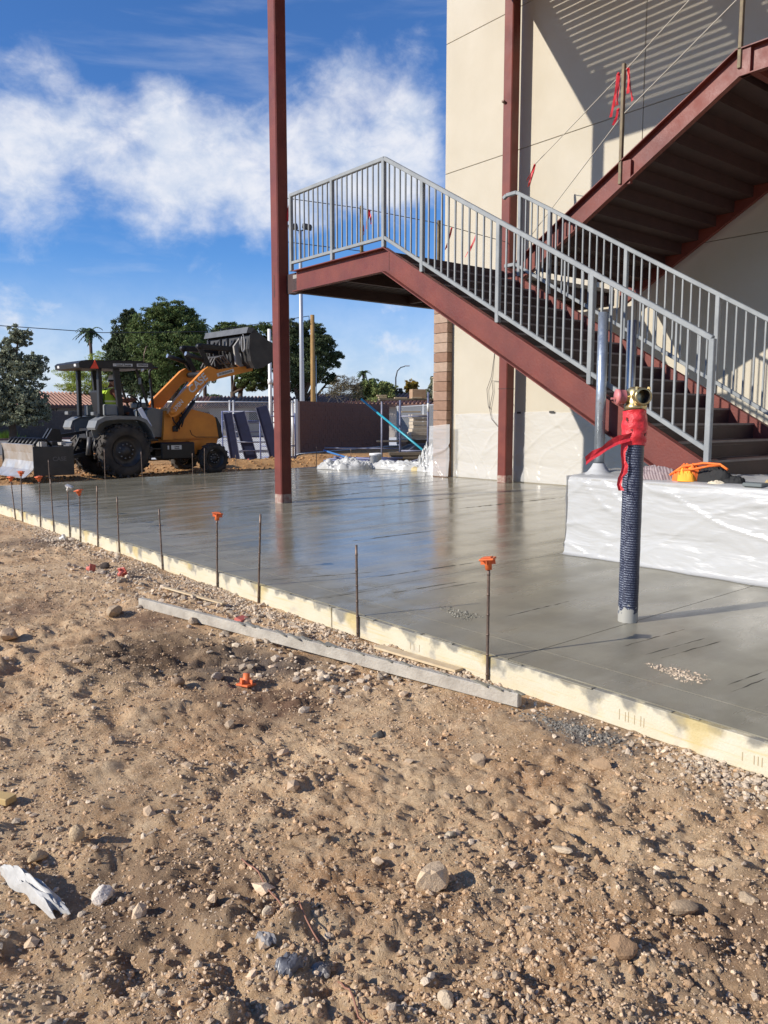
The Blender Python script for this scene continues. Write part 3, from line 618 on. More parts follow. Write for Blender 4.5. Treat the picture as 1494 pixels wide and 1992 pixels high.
RK = [(1.635, 1.76, .066, (1.15, .9, .95), (.66, .55, .42), (0, .1, .3), 'large tan rounded rock in the front dirt'), (.83, 2.42, .042, (1.05, .9, .85), (.74, .72, .72), (0, 0, .2), 'white chalky rock right of the crushed white trash'),
    (.885, 2.84, .042, (.85, .8, 1.15), (.52, .43, .31), (.2, 0, .5), 'upright tan block of stone at the left'), (2.49, 2.37, .045, (1.2, .9, .75), (.55, .45, .34), (0, 0, .4), 'pale rock alone on smooth dirt below the screed board end'),
    (2.17, 1.2, .048, (1.5, .8, .6), (.50, .40, .29), (0, .1, -.3), 'long flat tan rock low on the right'), (1.84, 1.19, .05, (.95, .9, .85), (.33, .23, .15), (0, .2, .9), 'brown clod of earth low on the right'),
    (2.12, 4.12, .062, (1.5, .7, .7), (.42, .38, .34), (.2, .2, .8), 'grey angular rock left of the upturned orange cap'), (1.86, 4.1, .055, (1.1, .9, .75), (.34, .26, .19), (0, 0, .4), 'brown lumpy rock left of the grey angular one'),
    (1.40, 5.76, .085, (1., .9, .8), (.48, .38, .29), (0, 0, .5), 'large rock by the left picture edge in mid dirt'), (2.2, 5.92, .095, (1.2, .8, .65), (.46, .38, .29), (0, .1, 1.0), 'buff rock left of the screed board start'),
    (2.345, 2.9, .038, (1, .9, .7), (.10, .10, .10), (0, 0, .3), 'nearly black stone on the dirt'), (2.37, 1.85, .03, (1.3, .8, .7), (.50, .40, .29), (0, 0, 1.2), 'squarish tan stone right of centre'),
    (1.92, 1.96, .032, (1.1, .8, .55), (.50, .46, .38), (0, 0, .2), 'smooth grey oval pebble above the large tan rock'), (2.13, 1.63, .026, (1.8, .7, .6), (.66, .58, .47), (0, 0, 2.0), 'white curved stone sliver right of centre'),
    (2.87, 1.99, .05, (1.2, .7, .6), (.38, .28, .19), (0, 0, 1.9), 'flat brown rock below the stained dirt patch'), (2.95, 4.5, .07, (1.3, .9, .7), (.42, .37, .31), (0, .2, .3), 'grey rock below the middle of the screed board'),
    (2.75, 4.85, .06, (1.2, .8, .8), (.45, .36, .27), (0, 0, 2.2), 'tan rock tucked under the screed board'), (2.55, 5.3, .06, (1.2, .9, .7), (.40, .34, .28), (0, 0, .9), 'grey tan rock in the damp patch'),
    (3.0, 3.4, .05, (1.1, .9, .7), (.38, .33, .29), (0, 0, .3), 'grey rock below the near part of the screed board'), (2.95, 3.9, .055, (1.3, .8, .7), (.36, .32, .28), (0, 0, 1.3), 'darker rock under the screed board'),
    (1.33, 1.37, .028, (1, .9, .8), (.6, .53, .43), (0, 0, 1.3), 'pale pebble at the bottom edge of the dirt'), (1.17, 1.98, .022, (1.1, .8, .8), (.66, .60, .50), (0, 0, .3), 'small white stone left of the grey rag'),
    (1.38, 2.79, .02, (1.4, .8, .6), (.66, .58, .47), (0, 0, .3), 'small white chip in the left dirt'), (2.35, 1.08, .034, (1.1, 1, .8), (.55, .46, .35), (0, 0, .6), 'pale round stone at the lower right corner')]
for i, (x, y, r, sc, c, ro, lb) in enumerate(RK): rock(x, y, r, sc, c, ro, lb, seed=i + 1)
rock(.745, 2.81, .06, (1.5, .55, .25), (.50, .40, .27), (.2, .25, .95), 'flat tan slab of stone above the crushed white trash', 'stone_slab', 40)
rock(2.7, 7.6, .07, (1.2, .9, .7), (.46, .40, .33), (0, 0, .5), 'grey rock beside the red caps', seed=41)
rock(2.85, 7.9, .07, (1., .9, .7), (.12, .10, .09), (0, 0, .5), 'dark rock behind the red caps', seed=42)

def crumple(x, y, sx, sy, h, col, rot, nm, label, cat, seed, rough=.5, n=26):
    u, v = np.meshgrid(np.linspace(-1, 1, n), np.linspace(-1, 1, n), indexing='ij')
    wob = 1 + .35 * (vnoise(u * 2 + seed, v * 2, seed) - .5)
    px = u * sx * wob; py = v * sy * wob
    e_ = 1 - np.maximum(np.abs(u), np.abs(v)) ** 2.5
    f_ = np.abs(vnoise(u * 1.6 + v * .9 + 5, v * 1.6 + seed, seed + 1) - .5) * 2; f2_ = np.abs(vnoise(u * 3 - v * 1.5, v * 3 + u, seed + 2) - .5) * 2
    z = h * (e_ ** .6 * .55 + .5 * f_ * e_ ** .5 + .22 * f2_)
    px = px * np.where(np.abs(v) > .5, 1 - .3 * (np.abs(v) - .5), 1) + .25 * sx * (f2_ - .5); py = py + .2 * sy * (f_ - .4)
    P = np.stack([px, py, z], -1).reshape(-1, 3); i, j = np.meshgrid(np.arange(n - 1), np.arange(n - 1), indexing='ij'); a = i * n + j
    f = np.stack([a, a + n, a + n + 1, a + 1], -1).reshape(-1, 4)
    me = np_mesh(nm, P, f, mat('crumple_%d' % seed, col, rough, var=.25, vscale=20), False)
    o = link(nm, me); o.location = (x, y, g(x, y) + .004); o.rotation_euler = (0, 0, rot); return meta(o, label, cat)
crumple(.66, 2.61, .028, .19, .055, (.50, .485, .45), .20, 'crushed_wrapper', 'crushed white paper wrapper twisted into a stick shape', 'trash', 3)
crumple(1.085, 1.73, .038, .032, .034, (.13, .13, .14), .4, 'plastic_rag', 'crumpled blue grey plastic rag at the bottom of the dirt', 'trash', 5, .35)
crumple(1.09, 1.86, .018, .032, .022, (.27, .25, .235), .2, 'paper_scrap', 'small torn grey paper scrap above the plastic rag', 'trash', 8, .6)
crumple(1.16, 1.69, .026, .026, .022, (.22, .205, .19), .9, 'plastic_scrap', 'small grey plastic scrap right of the plastic rag', 'trash', 9, .4)
TWIG = mat('red_wire', (.30, .14, .09), .7)
b = MB(); pts = [(1.265 - .065 * t + .006 * math.sin(9 * t), 2.312 - .557 * t, g(1.265 - .065 * t, 2.312 - .557 * t) + .012) for t in np.linspace(0, 1, 14)]; b.tube(pts, .0026, 6); o = b.build('wire_offcut', TWIG, None, pts[6]); meta(o, 'thin reddish wire lying across the dirt above the rag', 'wire', 'wire offcuts')
b = MB(); pts = [(1.168 - .05 * t, 1.624 - .2 * t, g(1.168 - .05 * t, 1.624 - .2 * t) + .012) for t in np.linspace(0, 1, 8)]; b.tube(pts, .0026, 6); o = b.build('wire_offcut', TWIG, None, pts[3]); meta(o, 'short reddish wire running off the bottom of the picture', 'wire', 'wire offcuts')
# ------------------------------------------------------------------ building wall
STUCCO = mat('cream_stucco', (.525, .48, .39), .9, col2=(.485, .44, .35), vscale=.9, bump=.4, bscale=160, spec=.2, scuff=((.40, .36, .285), 3.0, (1, 1, .25), .66))
JOINT = mat('panel_joint', (.20, .175, .135), .9)
WX = 12.1
bld = thing('building', 'cream panelled wall of the two storey building beside the stairs', 'building', (WX, 5, .1))
b = MB(); b.span((WX + .02, -16, -.2), (24, 12.705, 12.4)); b.build('wall_core', JOINT, bld)
zr = [.10, 4.10, 6.451, 9.024, 12.3]; yc = [12.715, 8.0, 3.28, -1.44, -6.16, -10.9, -15.6]
for i in range(len(zr) - 1):
    for j in range(len(yc) - 1):
        b = MB(); b.box((WX + .0125, (yc[j] + yc[j + 1]) / 2, (zr[i] + zr[i + 1]) / 2), (.025, yc[j] - yc[j + 1] - .012, zr[i + 1] - zr[i] - .012), None, .004)
        b.build('wall_panel', STUCCO, bld)
b = MB(); b.span((WX + .03, 12.706, -.2), (24, 12.72, 12.3)); b.build('end_wall', STUCCO, bld)
b = MB(); b.box((WX - .01, 12.45, 10.52), (.03, .05, .04), None, .004); b.build('bolt_head', STEEL, bld)
# split-face block pilaster at the corner
BLOCKS = [mat('block_%d' % k, c, .9, var=.2, vscale=9, bump=.5, bscale=80, spec=.2) for k, c in enumerate([(.30, .185, .13), (.345, .225, .165), (.42, .305, .23), (.275, .17, .12)])]
pil = thing('block_pilaster', 'reddish tan concrete block pier at the wall corner under the stair landing', 'block pier', (WX, 12.6, .1))
b = MB(); b.span((WX - .05, 12.445, .1), (WX - .003, 12.85, 4.1)); b.build('mortar_core', JOINT, pil)
zb = .10; k = 0; blk = []
for q in range(4):
    mb = MB(); mb.box((0, 0, 0), (.16, .42, .197), None, .008); blk.append(mb.mesh('block', BLOCKS[q]))
ordk = [0, 1, 0, 3, 0, 1, 1, 0, 1, 0, 1, 2, 0, 2, 2, 1, 2, 1, 0, 1]
while zb < 4.0:
    o = link('block', blk[ordk[k % 20]], pil, (WX - .085 + rng.uniform(-.004, .004), 12.65, zb + .1)); zb += .2045; k += 1

# ------------------------------------------------------------------ clear plastic sheeting
def plastic_mat(name, cover, col=(.86, .86, .85), rough=.28):
    m = bpy.data.materials.new(name); m.use_nodes = True; nt = m.node_tree; N = nt.nodes; L = nt.links
    b = N['Principled BSDF']; b.inputs['Base Color'].default_value = (*col, 1); b.inputs['Roughness'].default_value = rough; b.inputs['Specular IOR Level'].default_value = .5
    tc = N.new('ShaderNodeTexCoord')
    def bumpn(scale, st, strength, dist, det, prev=None):
        mp = N.new('ShaderNodeMapping'); mp.inputs['Scale'].default_value = st; mp.inputs['Rotation'].default_value = (R(28), 0, 0); L.new(tc.outputs['Object'], mp.inputs[0])
        n = N.new('ShaderNodeTexNoise'); n.inputs['Scale'].default_value = scale; n.inputs['Detail'].default_value = det; n.inputs['Distortion'].default_value = .6; L.new(mp.outputs[0], n.inputs['Vector'])
        bp = N.new('ShaderNodeBump'); bp.inputs['Strength'].default_value = strength; bp.inputs['Distance'].default_value = dist; L.new(n.outputs['Fac'], bp.inputs['Height'])
        if prev: L.new(prev, bp.inputs['Normal'])
        return bp.outputs[0]
    nn = bumpn(1.7, (1, .8, 2.4), .4, .12, 3); nn = bumpn(6, (1, .45, 2.4), .3, .025, 4, nn); L.new(nn, b.inputs['Normal'])
    t = N.new('ShaderNodeBsdfTransparent'); tl = N.new('ShaderNodeBsdfTranslucent'); tl.inputs['Color'].default_value = (*col, 1)
    m1 = N.new('ShaderNodeMixShader'); m1.inputs[0].default_value = .2; L.new(b.outputs[0], m1.inputs[1]); L.new(tl.outputs[0], m1.inputs[2])
    m2 = N.new('ShaderNodeMixShader'); m2.inputs[0].default_value = cover; L.new(t.outputs[0], m2.inputs[1]); L.new(m1.outputs[0], m2.inputs[2])
    L.new(m2.outputs[0], N['Material Output'].inputs['Surface']); return m
FILM = plastic_mat('clear_film', .46, (.80, .80, .79), .20); FILM2 = plastic_mat('white_film', .78, (.62, .62, .605), .25); FILM3 = plastic_mat('film_scrap', .85, (.66, .66, .64), .25)
def folds(u, v, seed):
    """Tension folds: ridges slanting across the sheet."""
    w = u * .8 + v * .9 + .5 * vnoise(u * 1.3, v * 1.3, seed)
    a = np.abs(vnoise(w * 3.3, (u - v) * .45, seed + 1) - .5) * 2
    c = np.abs(vnoise((u - v * .9) * 3.0 + .6 * vnoise(u * 2, v * 2, seed + 4), (u + v) * .5, seed + 2) - .5) * 2
    return np.exp(-(a / .09) ** 2) * .7 + np.exp(-(c / .08) ** 2) * .45 + .45 * vnoise(u * 2.1, v * 2.1, seed + 3) + .08 * vnoise(u * 6.5 + v * 3, v * 6.5, seed + 5)
def wall_film(nm, y0, y1, z0, z1, x0, label, seed, amp=.018):
    n, k = 110, 60; y, z = np.meshgrid(np.linspace(y0, y1, n), np.linspace(z0, z1, k), indexing='ij')
    x = x0 - amp * folds(y, z, seed) - .05 * sstep(z, z0 + .3, z0) * (.4 + vnoise(y * 2.2, z * 0, seed + 7))
    z = z + (vnoise(y * 1.7, y * 0, seed + 9) - .5) * .05 * sstep(z, z1 - .4, z1)
    P = np.stack([x - WX, y - (y0 + y1) / 2, z - z0], -1).reshape(-1, 3); i, j = np.meshgrid(np.arange(n - 1), np.arange(k - 1), indexing='ij'); a = i * k + j
    o = link(nm, np_mesh(nm, P, np.stack([a, a + k, a + k + 1, a + 1], -1).reshape(-1, 4), FILM, True)); o.location = (WX, (y0 + y1) / 2, z0); ROOT[o.name] = Vector(o.location)
    return meta(o, label, 'plastic sheet', 'plastic sheets taped to the wall')
f1 = wall_film('plastic_sheet', 10.8, 12.33, .125, 1.46, WX - .008, 'clear plastic sheet taped low on the wall between block pier and steel column', 100)
f2 = wall_film('plastic_sheet', 8.0, 10.73, .125, 1.49, WX - .008, 'clear plastic sheet taped low on the wall right of the far steel column', 140)
f3 = wall_film('plastic_sheet', 12.30, 12.93, .125, 1.22, WX - .19, 'clear plastic sheet wrapped over the foot of the block pier', 180, .05)
TAPE = mat('dark_tape', (.035, .032, .03), .6)
for fo, lst in ((f1, [(10.83, 1.05, .02, .13), (10.85, .55, .02, .22), (10.95, 1.50, .11, .035), (10.90, 1.64, .04, .09)]), (f2, [(9.72, 1.48, .12, .04), (10.53, 1.47, .10, .04)])):
    for (y, z, dy, dz) in lst:
        b = MB(); b.box((WX - .034, y, z), (.003, dy, dz)); b.build('tape_strip', TAPE, fo)
CABLE = mat('grey_cable', (.13, .12, .11), .6)
b = MB(); P = [(12.095, 11.18, 3.1), (12.09, 11.23, 2.6), (12.07, 11.28, 2.2), (12.06, 11.39, 1.95), (12.07, 11.35, 1.6), (12.06, 11.31, 1.55), (12.07, 11.23, 1.9), (12.06, 11.25, 2.12), (12.07, 11.09, 2.1), (12.07, 10.83, 1.85), (12.0, 10.71, 1.65)]
b.tube(P, .006, 6); b.tube([(12.07, 11.33, 1.6), (12.06, 11.25, 1.35), (12.06, 11.08, 1.2), (12.0, 10.72, 1.18)], .006, 6); o = b.build('hanging_cable', CABLE, None, P[4]); meta(o, 'thin looped grey cable hanging on the cream wall beside the steel column', 'cable')

# ------------------------------------------------------------------ concrete pad wrapped in plastic
PX0, PY1, PZ = 6.33, 4.86, .80
b = MB(); b.span((PX0 + .012, -3.0, .02), (11.6, PY1 - .012, PZ - .012), .01); o = b.build('stair_pad', mat('pad_concrete', (.42, .41, .38), .85, var=.15, bump=.2), None, (8, 1, .02)); meta(o, 'raised concrete pad at the foot of the stairs', 'concrete pad')
def pad_film():
    # a strip that starts on the pad top, rolls over the edge and falls to the slab
    n, k = 240, 96; s = np.concatenate([np.linspace(-1.1, 0, 40), np.linspace(.012, .80, k - 40)]); y = np.linspace(-3, PY1 + .015, n)
    yy, ss = np.meshgrid(y, s, indexing='ij'); top = ss < 0
    x = np.where(top, PX0 - ss, PX0); z = np.where(top, PZ + .004, PZ - ss)
    fo = folds(yy * .9, ss * 1.5, 220); slack = sstep(ss, .0, .25)
    bulge = -(.020 * fo + .05 * slack * (vnoise(yy * 1.1, ss * 1.4, 231) - .25) + .03 * sstep(ss, .5, .8))
    x = x + np.where(top, 0, bulge); z = z + np.where(top, .012 * fo * sstep(-ss, 0, .12) + .05 * vnoise(yy * 1.6, ss * 2.0, 233) * sstep(-ss, .05, .5) * (yy > 2.2), 0) - np.where(top, 0, .0)
    r = np.exp(-(ss / .05) ** 2) * .02; x = x + r; z = z - r * .6
    z = np.maximum(z, slab_z(PX0) + .004); x = x - np.where(ss > .74, (ss - .74) * 1.2 * (.4 + vnoise(yy * 4, ss * 0, 240)), 0)
    P = np.stack([x - PX0, yy, z], -1).reshape(-1, 3); i, j = np.meshgrid(np.arange(n - 1), np.arange(k - 1), indexing='ij'); a = i * k + j
    o = link('plastic_wrap', np_mesh('plastic_wrap', P, np.stack([a, a + k, a + k + 1, a + 1], -1).reshape(-1, 4), FILM2, True)); o.location = (PX0, 0, 0)
    ROOT[o.name] = Vector((PX0, 0, 0))
    meta(o, 'wrinkled translucent plastic sheet wrapped over the concrete pad', 'plastic sheet')
    # the end of the same sheet
    n2 = 50; xx, ss = np.meshgrid(np.linspace(PX0 - .01, 9.2, n2), np.linspace(0, .79, 40), indexing='ij')
    y = PY1 + .02 + .02 * folds(xx, ss, 260) + .03 * vnoise(xx * 2, ss * 2, 261) * sstep(ss, 0, .2); zz = PZ + .002 - ss
    P = np.stack([xx - PX0, y, zz], -1).reshape(-1, 3); i, j = np.meshgrid(np.arange(n2 - 1), np.arange(39), indexing='ij'); a = i * 40 + j
    link('end_flap', np_mesh('end_flap', P, np.stack([a, a + 40, a + 41, a + 1], -1).reshape(-1, 4), FILM2, True), o)
pad_film()
GALV = mat('galvanised', (.44, .48, .52), .36, .75, col2=(.36, .40, .44), vscale=14, rvar=.12)
for (x, y, z1, lb) in ((6.6, 4.72, 2.366, 'taller galvanised conduit standing at the corner of the wrapped pad'), (7.2, 4.80, 2.343, 'galvanised conduit standing behind the brass topped pipe')):
    b = MB(); b.lathe([(.0, PZ), (.049, PZ), (.049, z1), (.043, z1), (.043, z1 - .3), (0, z1 - .3)], (x, y, 0), n=20); o = b.build('conduit', GALV, None, (x, y, PZ)); meta(o, lb, 'conduit', 'galvanised conduits on the pad')
b = MB(); c = Vector((6.6, 4.72, PZ)); b.lathe([(.16, .0), (.11, .035), (.075, .08), (.055, .12)], (6.6, 4.72, PZ), n=14); o = b.build('plastic_collar', FILM3, None, tuple(c)); meta(o, 'plastic gathered round the foot of the corner conduit', 'plastic sheet')

# ------------------------------------------------------------------ steel columns
RED = mat('red_primer', (.178, .043, .030), .5, col2=(.122, .030, .024), vscale=2.2, bump=.14, bscale=40, rvar=.12, spec=.35, scuff=((.34, .20, .17), 9.0, (1, 1, .6), .70))
def column(x, y, z0, z1, w, label, marks=True):
    t = thing('steel_column', label, 'column', (x, y, z0))
    b = MB(); b.box((x, y, (z0 + z1) / 2), (w, w, z1 - z0), None, .016); b.build('shaft', RED, t)
    if marks:
        k = MB(); k.box((x, y, z0 + .09), (w + .003, w + .003, .17), None, .016); k.build('cement_splash', mat('cement_splash', (.40, .34, .28), .9, col2=(.26, .12, .10), vscale=16), t)
    return t
col1 = column(6.715, 10.675, .02, 10.2, .20, 'dark red square steel column standing alone in the wet slab')
b = MB(); b.box((6.6145, 10.69, 3.35), (.004, .012, .33)); b.build('slot', TAPE, col1)
col2 = column(11.80, 10.63, .09, 10.2, .22, 'dark red square steel column beside the cream wall')
b = MB(); b.bar((11.685, 10.68, 7.2), (11.62, 10.68, 7.22), .05, .03); b.build('lug', STEEL, col2)
k = MB(); k.box((11.80, 10.63, 1.93), (.224, .224, .012)); k.build('splice', mat('weld_dark', (.05, .02, .018), .7), col2)

# ------------------------------------------------------------------ canopy over the stairs (above the picture; its slats comb the light on the wall)
DARKRED = RED
roof = thing('canopy', 'slatted steel canopy over the stairs, carried by the columns', 'canopy', (9, 4, 9.32))
ZC = 9.32
b = MB(); b.span((6.2, 10.55, ZC), (WX - .01, 10.80, ZC + .38)); b.build('end_beam', RED, roof)
b = MB(); b.span((6.06, -8, ZC + .01), (6.19, 10.79, ZC + .38)); b.build('eave_beam', RED, roof)
for (y0, y1) in ((7.55, 7.95), (2.4, 2.7), (-3, -2.7)): b = MB(); b.span((6.2, y0, ZC + .02), (WX - .01, y1, ZC + .37)); b.build('cross_beam', RED, roof)
sm = MB(); sm.box((0, 0, 0), (.206, 19.2, .004)); sme = sm.mesh('slat', RED)
x = 6.17
while x < WX - .1:
    link('slat', sme, roof, (x, 1.18, ZC + .392)); x += .233

# ------------------------------------------------------------------ stairs
STAIR_DARK = mat('shade_dark_steel', (.050, .022, .020), .6, col2=(.036, .016, .015), vscale=5, bump=.1, bscale=70)  # stair steel with the shade of treads and undersides put into its colour
GREY = mat('rail_primer', (.27, .285, .285), .5, col2=(.205, .22, .225), vscale=5, rvar=.1, bump=.1, bscale=60, spec=.4, scuff=((.38, .37, .35), 14.0, (1, 1, 1), .68))
st = thing('staircase', 'dark red steel scissor stairs with grey railings and a landing', 'staircase', (6.7, 4, .8))
YK, ZL, TAN = 8.147, 3.534, .5735
SD = .352                                                        # stringer depth measured plumb
def zf1(y): return ZL - TAN * (YK - y)
YB = 3.60
def stringer(nm, x, sgn, pts_top, pts_bot, m=RED):
    """Channel following a line in the YZ plane: web at x, flanges turned out toward sgn."""
    b = MB(); fl = .075; poly = pts_top + pts_bot[::-1]
    b.prism(poly, x, x + .008, 'x')
    for P in (pts_top, pts_bot):
        for k in range(len(P) - 1):
            a, c = P[k], P[k + 1]; s = 1 if P is pts_bot else -1
            dz = .013 * s
            q = [(a[0], a[1]), (c[0], c[1]), (c[0], c[1] + dz), (a[0], a[1] + dz)]
            xa, xb = (x - fl, x - .001) if sgn < 0 else (x + .009, x + fl)
            b.prism(q, xa, xb, 'x')
    return b.build(nm, m, st)
topL = [(YB, zf1(YB)), (YK, ZL), (10.27, ZL)]; botL = [(YB + .02, .805), (3.62 + (SD - (zf1(YB) - .805)) / TAN + .0, .806), (YK + .03, ZL - .305), (10.27, ZL - .305)]
stringer('stringer', 6.745, -1, topL, botL)
topR = [(YB, zf1(YB)), (YK, ZL), (8.2, ZL)]; botR = botL[:2] + [(YK + .03, ZL - .305), (8.2, ZL - .305)]
stringer('stringer', 8.940, 1, topR, botR)
b = MB(); b.span((6.7425, 8.11, ZL - .29), (6.7445, 8.116, ZL - .02)); b.build('weld_seam', mat('weld_dark', (.05, .02, .018), .7), st)
NT = 16; RISE = (ZL - .05 - .80) / NT; RUN = RISE / TAN
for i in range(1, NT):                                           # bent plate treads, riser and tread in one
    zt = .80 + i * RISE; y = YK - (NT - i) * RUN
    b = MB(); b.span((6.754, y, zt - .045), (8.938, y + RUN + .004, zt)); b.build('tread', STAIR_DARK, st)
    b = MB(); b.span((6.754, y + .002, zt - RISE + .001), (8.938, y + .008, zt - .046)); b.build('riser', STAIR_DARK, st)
    b = MB(); b.span((6.754, y - .004, zt - .02), (8.938, y - .0005, zt + .001)); b.build('nosing', mat('pale_nosing', (.20, .16, .15), .5, var=.3, vscale=9), st)  # nosing strip, paler than the tread behind it
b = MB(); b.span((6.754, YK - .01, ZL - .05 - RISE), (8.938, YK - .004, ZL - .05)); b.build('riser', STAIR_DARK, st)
# landing: floor on ribbed deck, beams and joists
b = MB(); b.span((6.754, YK - .003, ZL - .10), (11.68, 10.38, ZL - .045)); b.build('landing_floor', mat('floor_concrete', (.33, .32, .30), .9, var=.2), st)
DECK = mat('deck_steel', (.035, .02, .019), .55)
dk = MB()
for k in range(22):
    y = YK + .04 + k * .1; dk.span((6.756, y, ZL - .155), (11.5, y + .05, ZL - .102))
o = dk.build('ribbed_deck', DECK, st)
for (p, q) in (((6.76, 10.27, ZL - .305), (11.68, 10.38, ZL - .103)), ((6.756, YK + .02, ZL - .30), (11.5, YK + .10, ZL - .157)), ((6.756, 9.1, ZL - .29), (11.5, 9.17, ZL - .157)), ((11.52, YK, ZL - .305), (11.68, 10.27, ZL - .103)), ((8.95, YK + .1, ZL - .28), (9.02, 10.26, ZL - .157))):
    b = MB(); b.span(p, q); b.build('landing_joist', STAIR_DARK, st)  # joists coloured dark to stand in for the shade under the landing
b = MB(); b.span((6.76, 10.275, ZL - .30), (6.90, 10.57, ZL - .015)); b.build('column_bracket', STAIR_DARK, st)
# second flight, back up toward the camera
YU, ZU = 4.83, 3.56 + TAN * (YK - 4.83)
def zf2(y): return 3.56 + TAN * (YK - y)
t2 = [(YK, zf2(YK)), (YU, ZU), (-3.0, ZU)]; b2 = [(YK, zf2(YK) - SD), (YU - .05, ZU - .305), (-3.0, ZU - .305)]
stringer('stringer', 9.135, -1, t2, b2); stringer('stringer', 11.82, 1, t2, b2)
NT2 = 12; ru = (YK - YU) / NT2; ri = ru * TAN
for i in range(1, NT2 + 1):
    zt = 3.50 + i * ri; y = YK - i * ru
    if i < NT2: b = MB(); b.span((9.144, y - ru - .004, zt - .05), (11.818, y, zt)); b.build('tread', STAIR_DARK, st)
    b = MB(); b.span((9.144, y - .006, zt - ri - .001), (11.818, y + .002, zt - .004)); b.build('riser', STAIR_DARK, st)
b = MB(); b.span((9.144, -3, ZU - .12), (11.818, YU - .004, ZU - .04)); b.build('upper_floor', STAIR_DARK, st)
for y in (4.6, 3.4, 2.2):
    b = MB(); b.span((9.145, y, ZU - .3), (11.817, y + .08, ZU - .122)); b.build('upper_joist', RED, st)
# small plates where the temporary posts are welded on
for (y, z) in ((6.30, zf2(6.3)), (YU - .02, ZU)):
    b = MB(); b.box((9.11, y - .07, z - .16), (.05, .14, .29)); b.build('post_plate', DARKRED, st)

def railing(nm, X, path, posts, y_bal, label):
    """path: function y -> (top rail z, bottom rail z, stringer z)"""
    rl = None; b = MB(); ys = path['ys']
    for k in range(len(ys) - 1):
        a, c = ys[k], ys[k + 1]
        b.bar((X, a, path['t'](a)), (X, c, path['t'](c)), .05, .05, bev=.006)
    for p in path.get('extra', []): b.bar(p[0], p[1], .05, .05, bev=.006)
    rl = b.build(nm, GREY, st, label=label)
    b = MB(); yb = path['yb']
    for k in range(len(yb) - 1):
        a, c = yb[k], yb[k + 1]; b.bar((X, a, path['b'](a)), (X, c, path['b'](c)), .042, .042, bev=.005)
    b.build('bottom_rail', GREY, rl)
    for y in posts:
        b = MB(); b.box((X, y, (path['s'](y) + path['t'](y)) / 2), (.052, .052, path['t'](y) - path['s'](y)), None, .005); b.build('post', GREY, rl)
    pb = sorted(posts)
    for k in range(len(pb) - 1):
        a, c = pb[k], pb[k + 1]; n = max(1, round((c - a) / .113)) - 1
        for i in range(n):
            y = a + (c - a) * (i + 1) / (n + 1); b = MB(); b.span((X - .009, y - .009, path['b'](y) + .012), (X + .009, y + .009, path['t'](y) - .015)); b.build('baluster', GREY, rl)
def T(y, dz): return (ZL if y >= YK else zf1(y)) + dz
railing('railing', 6.70, dict(ys=[3.655, YK, 10.35], yb=[3.67, YK, 10.33], t=lambda y: T(y, 1.085), b=lambda y: T(y, .118), s=lambda y: T(y, 0.0)), [10.33, 9.29, 8.165, 7.43, 6.18, 4.93, 3.655], None, None)
railing('railing', 8.975, dict(ys=[1.2, 7.95], yb=[1.25, 7.95], t=lambda y: zf1(y) + 1.135, b=lambda y: zf1(y) + .14, s=lambda y: zf1(max(y, 3.55)) + 0.0 if y > 3.5 else .8, extra=[((8.975, 7.95, zf1(7.95) + 1.135), (8.975, 8.14, zf1(7.95) + 1.135)), ((8.975, 8.14, zf1(7.95) + 1.135), (8.975, 8.2, zf1(7.95) + 1.10)), ((8.975, 7.95, zf1(7.95) + .14), (8.975, 8.15, zf1(7.95) + .14))]), [7.88, 7.34, 6.10, 4.85, 3.6], None, None)

# ------------------------------------------------------------------ temporary guard posts, lines and ribbons
OLIVE = mat('weathered_post', (.20, .155, .075), .8, col2=(.10, .075, .045), vscale=12)
TUBE = mat('rusty_angle', (.21, .17, .09), .7, col2=(.13, .09, .06), vscale=9)
def gpost(x, y, z0, z1, w, label, group, m):
    b = MB(); b.box((x, y, (z0 + z1) / 2), (w, w * .8, z1 - z0), None, .004); o = b.build('guard_post', m, None, (x, y, z0)); meta(o, label, 'guard post', group)
gpost(8.09, 10.42, 3.49, 4.716, .05, 'temporary post on the landing edge nearer the red column', 'temporary posts with lines', OLIVE)
gpost(9.78, 10.42, 3.49, 4.748, .055, 'temporary post on the landing edge nearer the cream wall', 'temporary posts with lines', OLIVE)
gpost(9.085, 6.305, 4.33, 5.79, .05, 'temporary post halfway up the upper stair flight', 'temporary posts with lines', TUBE)
gpost(9.085, 4.79, 5.25, 6.72, .05, 'temporary post at the top bend of the upper stair flight', 'temporary posts with lines', TUBE)
ROPE = mat('cord', (.50, .46, .38), .9)
def cord(P, label, r=.0065, m=ROPE, sag=.0):
    b = MB(); pts = []
    for k in range(len(P) - 1):
        a, c = Vector(P[k]), Vector(P[k + 1]); n = 6
        for i in range(n):
            t = i / n; p = a.lerp(c, t); p.z -= sag * 4 * t * (1 - t); pts.append(p)
    pts.append(Vector(P[-1])); b.tube(pts, r, 5); o = b.build('guard_line', m, None, tuple(pts[0])); meta(o, label, 'guard line', 'cords strung between posts')
cord([(11.3, 9.61, 5.77), (9.09, 6.30, 5.70), (9.09, 4.78, 6.62), (9.09, 3.0, 7.75)], 'upper white cord from the far column past the ribboned post')
cord([(11.3, 9.69, 4.55), (9.09, 6.30, 5.18), (9.09, 4.78, 6.05), (9.09, 3.2, 6.95)], 'lower white cord running up along the upper flight')
DC = mat('dark_cord', (.07, .065, .06), .8)
cord([(6.80, 10.62, 4.66), (8.09, 10.43, 4.68), (9.78, 10.43, 4.70), (11.72, 10.56, 4.66)], 'upper dark cord along the landing edge', .006, DC)
cord([(6.80, 10.62, 4.02), (8.09, 10.43, 4.02), (9.78, 10.43, 4.05), (11.72, 10.56, 4.08)], 'lower dark cord along the landing edge', .006, DC)
RIB = mat('red_ribbon', (.62, .03, .035), .5, col2=(.50, .02, .03), vscale=9)
